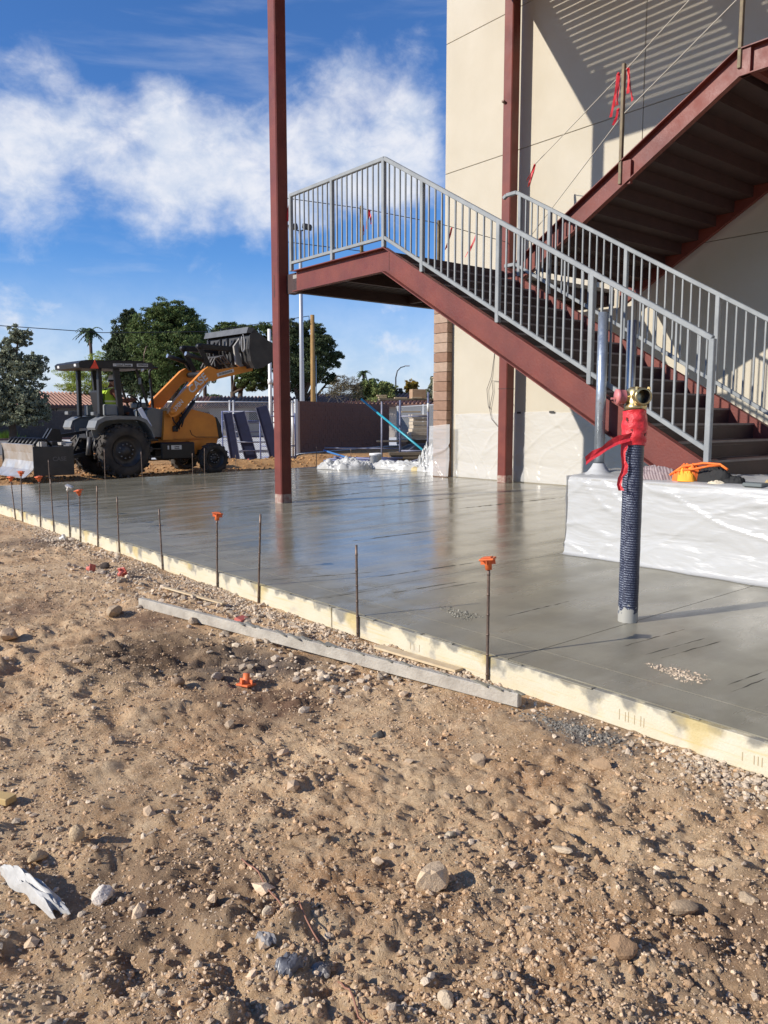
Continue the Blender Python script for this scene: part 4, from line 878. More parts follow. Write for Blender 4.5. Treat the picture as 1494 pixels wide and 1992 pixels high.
def ribbon(p, n, ln, label, seed, lean=(0, 0), w=.03, knot=.03):
    q = np.random.default_rng(seed); b = MB(); p = Vector(p)
    for k in range(n):
        a = q.uniform(0, 6.28); L_ = ln * q.uniform(.65, 1.05); dx, dy = math.cos(a) * w * .5, math.sin(a) * w * .5
        ox, oy = q.normal(0, .03), q.normal(0, .03); v = []; m = 7
        for i in range(m):
            t = i / (m - 1); c = p + Vector((ox * t + lean[0] * t * L_ + .012 * math.sin(5 * t + k), oy * t + lean[1] * t * L_ + .012 * math.cos(4 * t + k), -L_ * t))
            tw = .7 * t * q.uniform(-1, 1); v += [c + Vector((dx + tw * dy, dy, .0)), c - Vector((dx + tw * dy, dy, -.004))]
        b.add(v, [(2 * i, 2 * i + 1, 2 * i + 3, 2 * i + 2) for i in range(m - 1)])
    b.box(p, (knot, knot, knot), Matrix.Rotation(.6, 3, 'X') @ Matrix.Rotation(.5, 3, 'Y'), .008)
    o = b.build('ribbon', RIB, None, tuple(p)); meta(o, label, 'ribbon', 'red flagging ribbons on the cords')
ribbon((6.86, 10.60, 4.66), 4, .34, 'red ribbon hanging beside the dark red column', 1)
ribbon((8.25, 10.43, 4.67), 3, .30, 'red ribbon right of the first landing post', 2); ribbon((8.13, 10.45, 4.45), 2, .22, 'small red ribbon low against the first landing post', 3, (.1, 0))
ribbon((10.15, 10.49, 4.68), 2, .42, 'long thin red ribbon against the wall edge', 4, (-.3, .2), .022); ribbon((10.8, 10.52, 4.66), 2, .40, 'slanting red ribbon nearest the far column', 5, (-.35, .3), .022)
ribbon((11.3, 9.61, 5.77), 4, .36, 'bunch of red ribbons on the upper cord just right of the wall side column', 6, (-.2, .2), .035)
ribbon((9.10, 6.26, 5.72), 4, .42, 'bunch of red ribbons right of the stair post top', 7, (0, -.12)); ribbon((9.05, 6.36, 5.68), 3, .50, 'red ribbons hanging left of the stair post', 8, (0, .15)); ribbon((9.06, 6.35, 5.25), 2, .26, 'short red ribbon low on the stair post', 9, (0, .1))
ribbon((9.0, 3.72, 2.12), 2, .42, 'red ribbon tied to the far stair railing', 10, (0, .15), .02)
# ------------------------------------------------------------------ standpipe with brass inlet
BRASS = mat('brass', (.50, .41, .22), .34, .85, col2=(.40, .31, .15), vscale=18, rvar=.1)
def wrap_material():
    m = bpy.data.materials.new('printed_pipe_wrap'); m.use_nodes = True; nt = m.node_tree; N = nt.nodes; L = nt.links; b = N['Principled BSDF']; b.inputs['Roughness'].default_value = .38
    tc = N.new('ShaderNodeTexCoord'); sp = N.new('ShaderNodeSeparateXYZ'); L.new(tc.outputs['Object'], sp.inputs[0])
    def mth(op, a, c=None):
        n = N.new('ShaderNodeMath'); n.operation = op
        for i, q in enumerate((a, c)):
            if q is None: continue
            if isinstance(q, (int, float)): n.inputs[i].default_value = q
            else: L.new(q, n.inputs[i])
        return n.outputs[0]
    ang = mth('ARCTAN2', sp.outputs['Y'], sp.outputs['X'])
    zz = mth('ADD', sp.outputs['Z'], mth('MULTIPLY', ang, .004)); row = mth('MULTIPLY', zz, 62.0); fl = mth('FLOOR', row); fr = mth('FRACT', row)
    cb = N.new('ShaderNodeCombineXYZ'); L.new(mth('MULTIPLY', ang, 24.0), cb.inputs[0]); L.new(mth('MULTIPLY', fl, 3.17), cb.inputs[1]); L.new(mth('MULTIPLY', fr, 1.6), cb.inputs[2])
    n = N.new('ShaderNodeTexNoise'); n.inputs['Scale'].default_value = 1.6; n.inputs['Detail'].default_value = 3; L.new(cb.outputs[0], n.inputs['Vector'])
    cb2 = N.new('ShaderNodeCombineXYZ'); L.new(mth('MULTIPLY', ang, 1.6), cb2.inputs[0]); L.new(mth('MULTIPLY', sp.outputs['Z'], 5.0), cb2.inputs[1])
    n2 = N.new('ShaderNodeTexNoise'); n2.inputs['Scale'].default_value = 1.4; n2.inputs['Detail'].default_value = 4; L.new(cb2.outputs[0], n2.inputs['Vector'])
    letters = mth('GREATER_THAN', n.outputs['Fac'], mth('ADD', .40, mth('MULTIPLY', n2.outputs['Fac'], .26)))
    line = mth('MULTIPLY', mth('GREATER_THAN', fr, .30), mth('LESS_THAN', fr, .74)); pr = mth('MULTIPLY', letters, line); side_ = N.new('ShaderNodeMapRange'); side_.inputs[1].default_value = -.1; side_.inputs[2].default_value = .75; side_.inputs[3].default_value = .12; side_.inputs[4].default_value = .9; L.new(mth('ADD', mth('COSINE', mth('SUBTRACT', ang, 2.85)), mth('MULTIPLY', mth('SUBTRACT', n2.outputs['Fac'], .5), 1.4)), side_.inputs[0]); pr = mth('MULTIPLY', pr, side_.outputs[0])
    mx = N.new('ShaderNodeMix'); mx.data_type = 'RGBA'; mx.inputs['A'].default_value = (.012, .016, .04, 1); mx.inputs['B'].default_value = (.42, .46, .54, 1); L.new(pr, mx.inputs['Factor'])
    n3 = N.new('ShaderNodeTexNoise'); n3.inputs['Scale'].default_value = 32; n3.inputs['Detail'].default_value = 8; L.new(tc.outputs['Object'], n3.inputs['Vector'])
    mr = N.new('ShaderNodeMapRange'); mr.inputs[1].default_value = .17; mr.inputs[2].default_value = .0; mr.inputs[3].default_value = -.22; mr.inputs[4].default_value = .42; L.new(sp.outputs['Z'], mr.inputs[0])
    sp_ = mth('GREATER_THAN', mth('ADD', n3.outputs['Fac'], mr.outputs[0]), .60)
    m2 = N.new('ShaderNodeMix'); m2.data_type = 'RGBA'; L.new(sp_, m2.inputs['Factor']); L.new(mx.outputs['Result'], m2.inputs['A']); m2.inputs['B'].default_value = (.36, .35, .31, 1)
    L.new(m2.outputs['Result'], b.inputs['Base Color']); return m
PX, PY = 4.545, 2.985; PB = slab_z(PX)
sp = thing('standpipe', 'tall pipe in printed dark blue wrap with a brass two way inlet on top', 'standpipe', (PX, PY, PB))
b = MB(); n = 24
prof = [(.064 + .0006 * math.sin(k * .9) + .0004 * math.sin(k * 2.1), .0 + k * 1.22 / 40) for k in range(41)]
b.lathe(prof + [(.0, 1.22)], (PX, PY, PB), n=28); b.build('wrapped_pipe', wrap_material(), sp)
b = MB(); b.lathe([(.0, 1.21), (.054, 1.21), (.054, 1.40), (0, 1.40)], (PX, PY, PB), n=24); b.build('bare_pipe', mat('grey_pipe', (.16, .18, .21), .5, .3), sp)
zc = PB + 1.475; cen = Vector((PX, PY, zc))
b = MB(); b.lathe([(.0, -.085), (.070, -.085), (.072, -.055), (.060, -.045), (.062, .0), (.058, .045), (.035, .062), (0, .064)], tuple(cen), n=24)
def snout(b, d, prof, up=Vector((0, 0, 1)), n=24):
    d = Vector(d).normalized(); u = up.cross(d).normalized(); w = d.cross(u); vs = []
    for r_, h in prof:
        for k in range(n):
            a = 6.28318 * k / n; vs.append(cen + d * h + u * (r_ * math.cos(a)) + w * (r_ * math.sin(a)))
    return b.add(vs, [(i * n + k, i * n + (k + 1) % n, (i + 1) * n + (k + 1) % n, (i + 1) * n + k) for i in range(len(prof) - 1) for k in range(n)], True)
dO = Vector((-.52, -.855, .0)).normalized(); dC = Vector((-.80, .60, 0)).normalized()
snout(b, dO, [(.047, .03), (.047, .085), (.056, .088), (.056, .112), (.050, .114), (.044, .114)]); snout(b, dC, [(.040, .02), (.040, .075)])
sd_ = Vector((0, 0, 1)).cross(dO).normalized()
for s in (-1, 1): b.box(cen + dO * .10 + sd_ * (s * .040) + Vector((0, 0, .05)), (.014, .014, .022))
b.build('brass_body', BRASS, sp)
b = MB(); snout(b, dO, [(.044, .114), (.042, .05), (.0, .049)]); b.build('inlet_bore', mat('inlet_dark', (.012, .009, .007), .6), sp)
b = MB(); snout(b, dC, [(.044, .07), (.046, .105), (.050, .108), (.050, .128), (.0, .130)]); cc = Vector((0, 0, 1)).cross(dC).normalized()
b.box(cen + dC * .135 + Vector((0, 0, -.01)), (.02, .05, .012), Matrix.Rotation(.8, 3, 'Z')); b.build('inlet_cap', mat('pink_cap', (.60, .17, .20), .5, col2=(.5, .2, .16), vscale=40), sp)
b = MB(); pts = []
for k in range(26):
    t = k / 25; a = 2.9 + 2.6 * t; pts.append((PX + math.cos(a) * .076, PY + math.sin(a) * .076, PB + 1.355 - .13 * math.sin(t * 3.1) - .02 * t))
for k in range(len(pts) - 1):
    p, q = Vector(pts[k]), Vector(pts[k + 1]); b.bar(p, q, .007, .013 if k % 2 else .005)
b.build('chain', mat('dark_chain', (.12, .03, .025), .5, .5), sp)
# flagging tied round the pipe
b = MB(); n = 40; prof = []
vs = []; m = 22
for i in range(m):
    t = i / (m - 1); z = PB + 1.165 + .225 * t
    for k in range(n):
        a = 6.28318 * k / n; r_ = .067 + .006 * math.sin(math.pi * min(1, t * 1.1)) + .010 * float(vnoise(np.array(math.cos(a) * 2.2 + 7), np.array(t * 9 + math.sin(a) * 2.2), 77)) + .003 * math.sin(t * 17 + 3.0 * math.sin(a + t * 4)) + .005 * float(vnoise(np.array(math.cos(a) * 4 + 3), np.array(t * 5 + math.sin(a) * 4), 78))
        vs.append((PX + r_ * math.cos(a), PY + r_ * math.sin(a), z + .006 * math.sin(a * 2)))
b.add(vs, [(i * n + k, i * n + (k + 1) % n, (i + 1) * n + (k + 1) % n, (i + 1) * n + k) for i in range(m - 1) for k in range(n)], True)
FLAG = mat('flagging', (.74, .035, .045), .38, col2=(.60, .03, .04), vscale=22, bump=.5, bscale=45)
o = b.build('flagging_tape', FLAG, None, (PX, PY, PB + 1.17)); meta(o, 'red flagging tape wound round the top of the printed pipe', 'flagging tape')
def strip(path, w, wd, nm):
    b = MB(); vs = []
    for i, p in enumerate(path):
        p = Vector(p); ww = w * (1 - .0 * i); d = Vector(wd) * ww * .5; tw = Vector((.010 * math.sin(i * 1.3), .010 * math.cos(i * 1.7), .004 * math.sin(i * 2.9))); vs += [p + d + tw, p - d + tw * .3, p - d * .2 + Vector((.006, .006, .0))]
    fs = []
    for i in range(len(path) - 1):
        fs += [(3 * i, 3 * i + 2, 3 * i + 5, 3 * i + 3), (3 * i + 2, 3 * i + 1, 3 * i + 4, 3 * i + 5)]
    b.add(vs, fs); return b.build(nm, FLAG, o)
rv = Vector((.773, -.635, 0)); st0 = Vector((PX, PY, PB + 1.235)) - rv * .02 + Vector((-.06, -.04, 0))
strip([st0 + rv * .05 * (1 - t * 6.6) + Vector((-.03 * t, -.02 * t, -.165 * t + .03 * math.sin(t * 3.1))) for t in np.linspace(0, 1, 9)], .055, (0, 0, 1), 'tape_tail')
strip([st0 - rv * (.03 + .02 * math.sin(t * 2) + .012 * math.sin(t * 9)) + Vector((0, 0, -.36 * t)) for t in np.linspace(0, 1, 10)], .035, rv, 'tape_tail')

# ------------------------------------------------------------------ clothes and bits on the pad
def heap(nm, c, sx, sy, h, rot, m, parent=None, seed=1, n=36, cr=.45):
    u, v = np.meshgrid(np.linspace(-1, 1, n), np.linspace(-1, 1, n), indexing='ij')
    wob = 1 + .3 * (vnoise(u * 1.5 + seed, v * 1.5, seed) - .5); e = 1 - np.maximum(np.abs(u), np.abs(v)) ** 2.2
    rad = np.sqrt(np.maximum(u * u + v * v - u * u * v * v, 1e-6)) / np.maximum(np.sqrt(u * u + v * v), 1e-3); px = u * rad * sx * wob; py = v * rad * sy * wob
    z = h * e ** .45 * (.55 + .55 * vnoise(u * 1.8 + 3, v * 1.8 + seed, seed + 1)) + h * cr * (np.abs(vnoise(u * 4.2 + v * 2, v * 2.2, seed + 2) - .5) * 1.6 + np.abs(vnoise(u * 7 - v * 4, v * 6 + u * 3, seed + 3) - .5) - .35) * e ** .3
    P = np.stack([px, py, z], -1).reshape(-1, 3); i, j = np.meshgrid(np.arange(n - 1), np.arange(n - 1), indexing='ij'); a = i * n + j
    ca, sa = math.cos(rot), math.sin(rot); P = np.stack([P[:, 0] * ca - P[:, 1] * sa, P[:, 0] * sa + P[:, 1] * ca, P[:, 2]], -1)
    off = Vector(c) - (ROOT[parent.name] if parent is not None else Vector(c))
    me = np_mesh(nm, P + np.array(off), np.stack([a, a + n, a + n + 1, a + 1], -1).reshape(-1, 4), m, True); q = link(nm, me, parent)
    if parent is None: q.location = c; ROOT[q.name] = Vector(c)
    return q
def stripes():
    m = bpy.data.materials.new('striped_cloth'); m.use_nodes = True; nt = m.node_tree; N = nt.nodes; L = nt.links; b = N['Principled BSDF']; b.inputs['Roughness'].default_value = .95
    tc = N.new('ShaderNodeTexCoord'); w = N.new('ShaderNodeTexWave'); w.inputs['Scale'].default_value = 13; w.inputs['Distortion'].default_value = 2.0; mp = N.new('ShaderNodeMapping'); mp.inputs['Rotation'].default_value = (.4, 0, 1.2); L.new(tc.outputs['Object'], mp.inputs[0]); L.new(mp.outputs[0], w.inputs['Vector'])
    mx = N.new('ShaderNodeMix'); mx.data_type = 'RGBA'; mx.inputs['A'].default_value = (.36, .29, .28, 1); mx.inputs['B'].default_value = (.17, .12, .125, 1); L.new(w.outputs['Fac'], mx.inputs['Factor']); L.new(mx.outputs['Result'], b.inputs['Base Color']); return m
zt = PZ + .006
o = heap('flannel_shirt', (6.53, 4.14, zt), .12, .30, .115, .0, stripes(), None, 3); meta(o, 'grey striped shirt dropped on the wrapped pad behind the pipe', 'shirt')
VO = mat('vest_orange', (.92, .22, .03), .7, col2=(.85, .14, .025), vscale=14)
v = thing('safety_vest', 'orange and black safety vest lying in a heap below the stair railing', 'vest', (6.54, 3.55, zt))
heap('orange_cloth', (6.52, 3.73, zt), .10, .13, .15, .1, VO, v, 5); heap('yellow_panel', (6.44, 3.70, zt + .004), .04, .075, .12, .2, mat('vest_yellow', (.95, .42, .03), .7, var=.15), v, 12)
heap('black_cloth', (6.55, 3.50, zt), .10, .17, .135, -.1, mat('black_cloth', (.018, .018, .018), .85, var=.3), v, 7); heap('black_cloth', (6.53, 3.32, zt), .07, .09, .07, .3, MATS['black_cloth'], v, 9)
heap('pale_tag', (6.43, 3.42, zt), .03, .07, .025, .3, mat('pale_tag', (.6, .52, .38), .8), v, 10)
b = MB(); b.tube([(6.45, 3.86, zt + .05), (6.44, 3.74, zt + .13), (6.5, 3.58, zt + .165), (6.52, 3.44, zt + .16), (6.50, 3.36, zt + .12)], .011, 8); b.tube([(6.44, 3.80, zt + .09), (6.42, 3.62, zt + .115), (6.45, 3.5, zt + .145), (6.52, 3.42, zt + .15)], .009, 8); b.build('piping', VO, v)
b = MB(); b.span((6.36, 3.0, zt), (6.5, 3.16, zt + .03), .006); o = b.build('tool_tray', mat('tool_grey', (.13, .15, .15), .6), None, (6.43, 3.08, zt)); meta(o, 'small grey tool tray at the right edge of the wrapped pad', 'tool tray')
o = heap('glove', (6.55, 3.02, zt), .04, .05, .05, .5, mat('glove', (.45, .33, .16), .9, var=.3), None, 15); meta(o, 'tan work glove on the pad at the right edge', 'glove')

# ------------------------------------------------------------------ tractor loader
LROOT = (7.23, 19.335, -.05)
ld = thing('tractor_loader', 'orange tractor loader with black canopy, raised bucket and rear box blade', 'loader', LROOT, None, R(3.3))
LO = mat('loader_orange', (.74, .27, .03), .42, col2=(.60, .205, .026), vscale=2.2, scuff=((.38, .27, .17), 7.0, (1, 1, 1), .66), rvar=.08, bump=.05, bscale=30)
LB = mat('loader_black', (.012, .012, .014), .5, var=.3, vscale=4); LG = mat('loader_grey', (.15, .16, .165), .5, col2=(.20, .20, .19), vscale=3); RUB = mat('rubber', (.022, .020, .019), .85, col2=(.07, .058, .046), vscale=3.5, bump=.3, bscale=50)
RIMM = mat('rim_black', (.025, .025, .027), .5, col2=(.06, .052, .045), vscale=8); CHR = mat('piston', (.55, .57, .6), .2, .9); WPL = mat('decal_white', (.62, .62, .60), .5); DUST = mat('dusty_steel', (.42, .40, .37), .55, .2, col2=(.30, .28, .25), vscale=5)
def wheel(x, y0, w, r, rim, lugs, sgn):
    b = MB(); y1 = y0 + w; ym = (y0 + y1) / 2
    b.lathe([(rim, y0 + .03), (rim + .03, y0 + .005), (r * .80, y0), (r * .93, y0 + w * .08), (r * .965, y0 + w * .22), (r * .965, y1 - w * .22), (r * .93, y1 - w * .08), (r * .80, y1), (rim + .03, y1 - .005), (rim, y1 - .03)], (x, 0, r), 'y', 40)
    for k in range(lugs):                                         # chevron tread bars wrapping to the shoulder
        for s in (-1, 1):
            a = 6.28318 * (k + (.5 if s > 0 else 0)) / lugs; yy = ym + s * w * .25
            c = Vector((x + math.sin(a) * r * .968, yy, r + math.cos(a) * r * .968)); M = Matrix.Rotation(a, 3, 'Y') @ Matrix.Rotation(s * .62, 3, 'Z')
            b.box(c, (r * .085, w * .52, r * .075), M, .008)
            c2 = Vector((x + math.sin(a + s * 0) * r * .925, ym + s * w * .47, r + math.cos(a) * r * .925)); b.box(c2, (r * .09, w * .07, r * .11), Matrix.Rotation(a, 3, 'Y'), .006)
    t = b.build('wheel', RUB, ld); yo = y0 if sgn < 0 else y1; d = -sgn
    b = MB(); b.lathe([(rim + .005, 0), (rim, .02 * 1), (rim * .93, .03), (rim * .88, .10), (rim * .62, .13), (rim * .58, .09), (rim * .30, .085), (rim * .28, .05), (0, .05)], (x, 0, r), 'y', 32)
    b.v = [(q[0], yo + d * q[1], q[2]) for q in b.v]; b.build('rim', RIMM, t)
    b = MB()
    for k in range(10):
        a = 6.28318 * k / 10 + .15; b.lathe([(.0, -.02), (.016, -.02), (.016, .02), (0, .02)], (x + math.sin(a) * rim * .47, 0, r + math.cos(a) * rim * .47), 'y', 8)
    b.v = [(q[0], yo + d * (.07 + (q[1])), q[2]) for q in b.v]; b.build('lug_bolts', mat('bolt_steel', (.30, .29, .28), .45, .6), t)['kind'] = 'stuff'
wheel(0, -.95, .44, .645, .36, 20, -1); wheel(0, .51, .44, .645, .36, 20, 1); wheel(2.40, -.90, .28, .395, .235, 16, -1); wheel(2.40, .62, .28, .395, .235, 16, 1)
def part(nm, m, fn, parent=None, label=None):
    b = MB(); fn(b); return b.build(nm, m, parent or ld, label=label)
part('rear_axle', LB, lambda b: (b.tube([(0, -.55, .645), (0, .55, .645)], .13, 14), b.box((.05, 0, .75), (.75, .6, .55), None, .04)))
part('front_axle', LB, lambda b: (b.box((2.40, 0, .42), (.18, 1.25, .16), None, .03), b.box((2.40, 0, .6), (.35, .4, .3), None, .03)))
part('chassis', LO, lambda b: (b.prism([(.9, .80), (2.15, .80), (2.15, .60), (2.72, .60), (2.80, .86), (2.8, .90), (.9, .90)], -.34, .34), b.prism([(1.88, .50), (2.06, .50), (2.18, .85), (1.88, .85)], -.5, .5), b.prism([(1.15, .88), (1.42, .88), (1.42, 1.60), (1.22, 1.60)], -.50, -.36), b.prism([(1.15, .88), (1.42, .88), (1.42, 1.60), (1.22, 1.60)], .36, .50)))
def hood(b):
    pr = [(1.40, .90), (2.80, .90), (2.72, 1.40), (2.62, 1.50), (1.95, 1.64), (1.40, 1.66)]
    # body with softened shoulders
    vs = []; secs = [(-.42, 0), (-.42, 0)]
    b.prism(pr, -.41, .41); b.prism([(1.42, 1.655), (1.95, 1.645), (2.62, 1.505), (2.58, 1.53), (1.95, 1.675), (1.42, 1.685)], -.33, .33)
part('hood', LO, hood)
part('grille', LB, lambda b: b.prism([(2.795, .88), (2.90, .92), (2.86, 1.22), (2.74, 1.44), (2.70, 1.45)], -.42, .42))
part('panel_seam', LB, lambda b: b.tube([(1.95, -.413, 1.12), (2.0, -.413, 1.0), (2.12, -.413, .935), (2.79, -.413, .925)], .008, 6))
part('battery_box', LB, lambda b: b.span((.98, -.72, .40), (1.91, -.36, .82), .03))
part('tank', LB, lambda b: b.span((.98, .36, .40), (1.91, .72, .82), .03))
part('frame_rail', LB, lambda b: b.span((-.1, -.32, .62), (2.1, .32, .84), .02))
part('cowl', LG, lambda b: (b.prism([(.78, .95), (1.22, .95), (1.24, 1.62), (.95, 1.68), (.80, 1.60)], -.40, .40), b.box((.80, 0, 1.72), (.24, .5, .16), None, .04)))
part('floor_pan', LB, lambda b: b.span((.05, -.55, .86), (1.0, .55, .92), .01))
part('step', LB, lambda b: (b.span((.62, -.74, .46), (.96, -.5, .50)), b.span((.62, -.74, .66), (.96, -.5, .69))))
def fender(s):
    def fn(b):
        top = [(-.76, 1.20), (-.70, 1.36), (-.52, 1.45), (-.2, 1.475), (.34, 1.46), (.52, 1.38), (.66, 1.16), (.72, .98)]; inn = [(x * .97, z - .05) for x, z in top]
        b.prism(top + inn[::-1], s * .48, s * .93); b.prism([(-.70, 1.34), (-.5, 1.44), (.34, 1.45), (.66, 1.16), (.66, .9), (-.6, .9)], s * .48, s * .50); b.prism([(-.76, 1.20), (-.70, 1.36), (-.52, 1.45), (-.2, 1.475), (.34, 1.46), (.52, 1.38), (.66, 1.16), (.62, 1.12), (.48, 1.31), (.3, 1.38), (-.2, 1.39), (-.5, 1.36), (-.66, 1.28), (-.72, 1.16)], s * .93, s * .95)
    return fn
part('fender', LG, fender(-1)); part('fender', LG, fender(1))
for s in (-.54, .54): part('console', mat('console_grey', (.20, .21, .21), .55), lambda b: b.span((-.36, s - .08, 1.47), (.02, s + .08, 1.74), .03))
part('rear_lamp', LG, lambda b: (b.span((-.76, .60, 1.50), (-.66, .80, 1.58), .01), b.span((-.66, -.66, 1.48), (-.58, -.5, 1.56), .01)))
seat = part('seat', LB, lambda b: (b.box((-.02, 0, 1.50), (.50, .50, .14), None, .04), b.box((-.27, 0, 1.80), (.12, .48, .56), Matrix.Rotation(-.16, 3, 'Y'), .04), b.box((0, 0, 1.2), (.3, .3, .55))))
part('steering_wheel', LB, lambda b: (b.tube([(.66 + .19 * math.cos(a) * .75, .19 * math.sin(a), 1.86 - .19 * math.cos(a) * .62) for a in np.linspace(0, 6.283, 25)[:-1]], .016, 8, closed=True), b.tube([(.84, 0, 1.7), (.66, 0, 1.86)], .025, 8)))
part('levers', LB, lambda b: (b.tube([(.62, -.33, 1.3), (.55, -.36, 1.62), (.60, -.38, 1.82)], .016, 8), b.tube([(.70, -.3, 1.5), (.66, -.36, 1.88)], .02, 8), b.box((.66, -.36, 1.9), (.07, .06, .06), None, .015)))
part('grab_bar', mat('pale_plastic', (.42, .44, .52), .5), lambda b: b.bar((.52, -.58, 1.66), (.72, -.70, 1.20), .05, .11, bev=.01))
part('hose', LB, lambda b: (b.tube([(1.36, -.55, 1.58), (1.40, -.60, 1.35), (1.55, -.6, 1.15), (1.6, -.56, 1.45)], .018, 7), b.tube([(1.62, -.5, 1.64), (1.68, -.62, 1.42), (1.60, -.62, 1.2)], .018, 7)))
# canopy on four posts
cz = 2.62
can = part('canopy_roof', LB, lambda b: (b.prism([(-.96, 2.56), (-.86, 2.545), (.80, 2.60), (.84, 2.64), (.82, 2.75), (-.92, 2.71), (-.98, 2.66)], -.72, .72), b.prism([(-.80, 2.712), (.70, 2.752), (.66, 2.785), (-.76, 2.745)], -.60, .60)))
for s in (-1, 1):
    part('canopy_post', LB, lambda b: b.bar((-.46, s * .60, 2.56), (-.47, s * .60, 1.45), .12, .09, (1, 0, 0), .01)); part('canopy_post', LB, lambda b: b.bar((-.06, s * .62, 2.57), (.02, s * .62, 1.48), .09, .14, (1, 0, 0), .01))
    part('windshield_post', LB, lambda b: b.bar((.48, s * .55, 2.58), (.76, s * .55, 1.70), .05, .05)); part('mirror', LG, lambda b: b.box((.48, s * .72, 2.30), (.03, .12, .16), None, .01))
part('antenna', STEEL, lambda b: b.tube([(.63, -.66, 2.72), (.64, -.67, 2.95), (.70, -.67, 3.12), (.74, -.67, 3.14)], .012, 6)); part('work_lamp', WPL, lambda b: b.lathe([(0, -.03), (.035, -.03), (.04, .03), (0, .03)], (.56, -.70, 2.56), 'x', 12))
part('slow_sign', mat('slow_sign', (.85, .07, .03), .5), lambda b: b.prism([(-.72, 2.545), (-.52, 2.55), (-.60, 2.74)], -.738, -.724))
part('rear_light', WPL, lambda b: (b.box((-.955, -.5, 2.62), (.05, .12, .07), None, .01), b.box((-.955, .5, 2.62), (.05, .12, .07), None, .01)))
part('canopy_plate', WPL, lambda b: b.prism([(-.17, 2.62), (.31, 2.633), (.31, 2.695), (-.17, 2.682)], -.726, -.721)); part('number_plate', WPL, lambda b: b.prism([(.42, 2.635), (.70, 2.643), (.70, 2.713), (.42, 2.705)], -.726, -.721))
INKB = mat('decal_black', (.02, .02, .025), .6)
def side(x, y, z, a=0.0): ca, sa = math.cos(a), math.sin(a); return Matrix(((ca, -sa, 0, x), (0, 0, -1, y), (sa, ca, 0, z), (0, 0, 0, 1)))
text('\u2022 United Rentals', .062, INKB, ld, side(.07, -.7275, 2.657, .027)); text('10900245', .064, INKB, ld, side(.56, -.7275, 2.674, .027))
part('box_decal', WPL, lambda b: (b.span((1.25, -.726, .645), (1.53, -.721, .75)), b.span((1.15, -.726, .65), (1.19, -.721, .745)))); text('\u2022 United\n  Rentals', .045, INKB, ld, side(1.39, -.7275, .697))
# loader arms
A = [(1.22, 1.52), (1.30, 1.70), (1.45, 1.90), (2.28, 2.66), (2.42, 2.735), (2.52, 2.70), (2.62, 2.655), (2.9, 2.70), (3.62, 2.80), (3.72, 2.76), (3.70, 2.67), (3.4, 2.60), (2.66, 2.425), (2.52, 2.36), (2.40, 2.37), (2.28, 2.30), (1.62, 1.60), (1.42, 1.46), (1.30, 1.44)]
for s in (-1, 1):
    arm = part('loader_arm', LO, lambda b: (b.prism(A, s * .56, s * .68), b.lathe([(0, -.02), (.075, -.02), (.075, .02), (0, .02)], (1.33, s * .70, 1.58), 'y', 16)))
    if s < 0:
        text('CASE', .27, mat('decal_grey', (.62, .60, .58), .5), ld, side(2.06, -.684, 2.29, .70), depth=.002); text('570N', .15, MATS['decal_grey'], ld, side(1.50, -.684, 1.73, .80), depth=.002)
        part('arm_decal', MATS['decal_grey'], lambda b: b.bar((2.62, -.684, 2.52), (3.12, -.684, 2.66), .004, .085)); text('EXTENDAHOE', .062, INKB, ld, side(2.87, -.688, 2.59, .273), depth=.002)
    cy = part('lift_cylinder', LB, lambda b: (b.tube([(1.48, s * .52, 1.15), (2.02, s * .52, 1.84)], .055, 12), b.box((1.48, s * .52, 1.15), (.14, .1, .14), None, .02))); part('lift_rod', CHR, lambda b: b.tube([(2.02, s * .52, 1.84), (2.44, s * .52, 2.38)], .028, 10), cy)
    cy = part('tilt_cylinder', LB, lambda b: (b.tube([(1.86, s * .48, 3.03), (2.34, s * .48, 2.90)], .058, 12), b.bar((2.34, s * .48, 2.90), (2.5, s * .48, 2.68), .06))); part('cylinder_cap', CHR, lambda b: b.tube([(1.845, s * .48, 3.034), (1.865, s * .48, 3.029)], .055, 12), cy)
    part('bell_crank', LB, lambda b: (b.bar((2.26, s * .42, 3.26), (2.60, s * .42, 2.64), .07, .13, (1, 0, 0), .015), b.lathe([(0, -.06), (.07, -.06), (.07, .06), (0, .06)], (2.27, s * .42, 3.24), 'y', 14)))
    part('bucket_link', LB, lambda b: b.bar((2.27, s * .42, 3.25), (3.36, s * .42, 3.22), .07, .14, (0, 0, 1), .015))
part('cross_tube', LB, lambda b: b.tube([(2.50, -.56, 2.56), (2.50, .56, 2.56)], .07, 12)); part('arm_hose', mat('hose_grey', (.16, .15, .14), .6), lambda b: [b.tube([(2.62, y, 2.72), (2.8, y + .05, 2.98), (3.0, y - .03, 3.05), (3.2, y, 2.86), (3.4, y + .02, 2.92)], .022, 7) for y in (-.36, -.22, -.05, .12)])
part('grab_rail', LB, lambda b: b.tube([(1.30, .40, 2.42), (1.30, .40, 2.62), (1.40, .40, 2.70), (1.52, .40, 2.70)], .03, 8)); part('cab_guard', LB, lambda b: b.bar((1.36, .40, 1.6), (1.31, .40, 2.45), .06, .05))
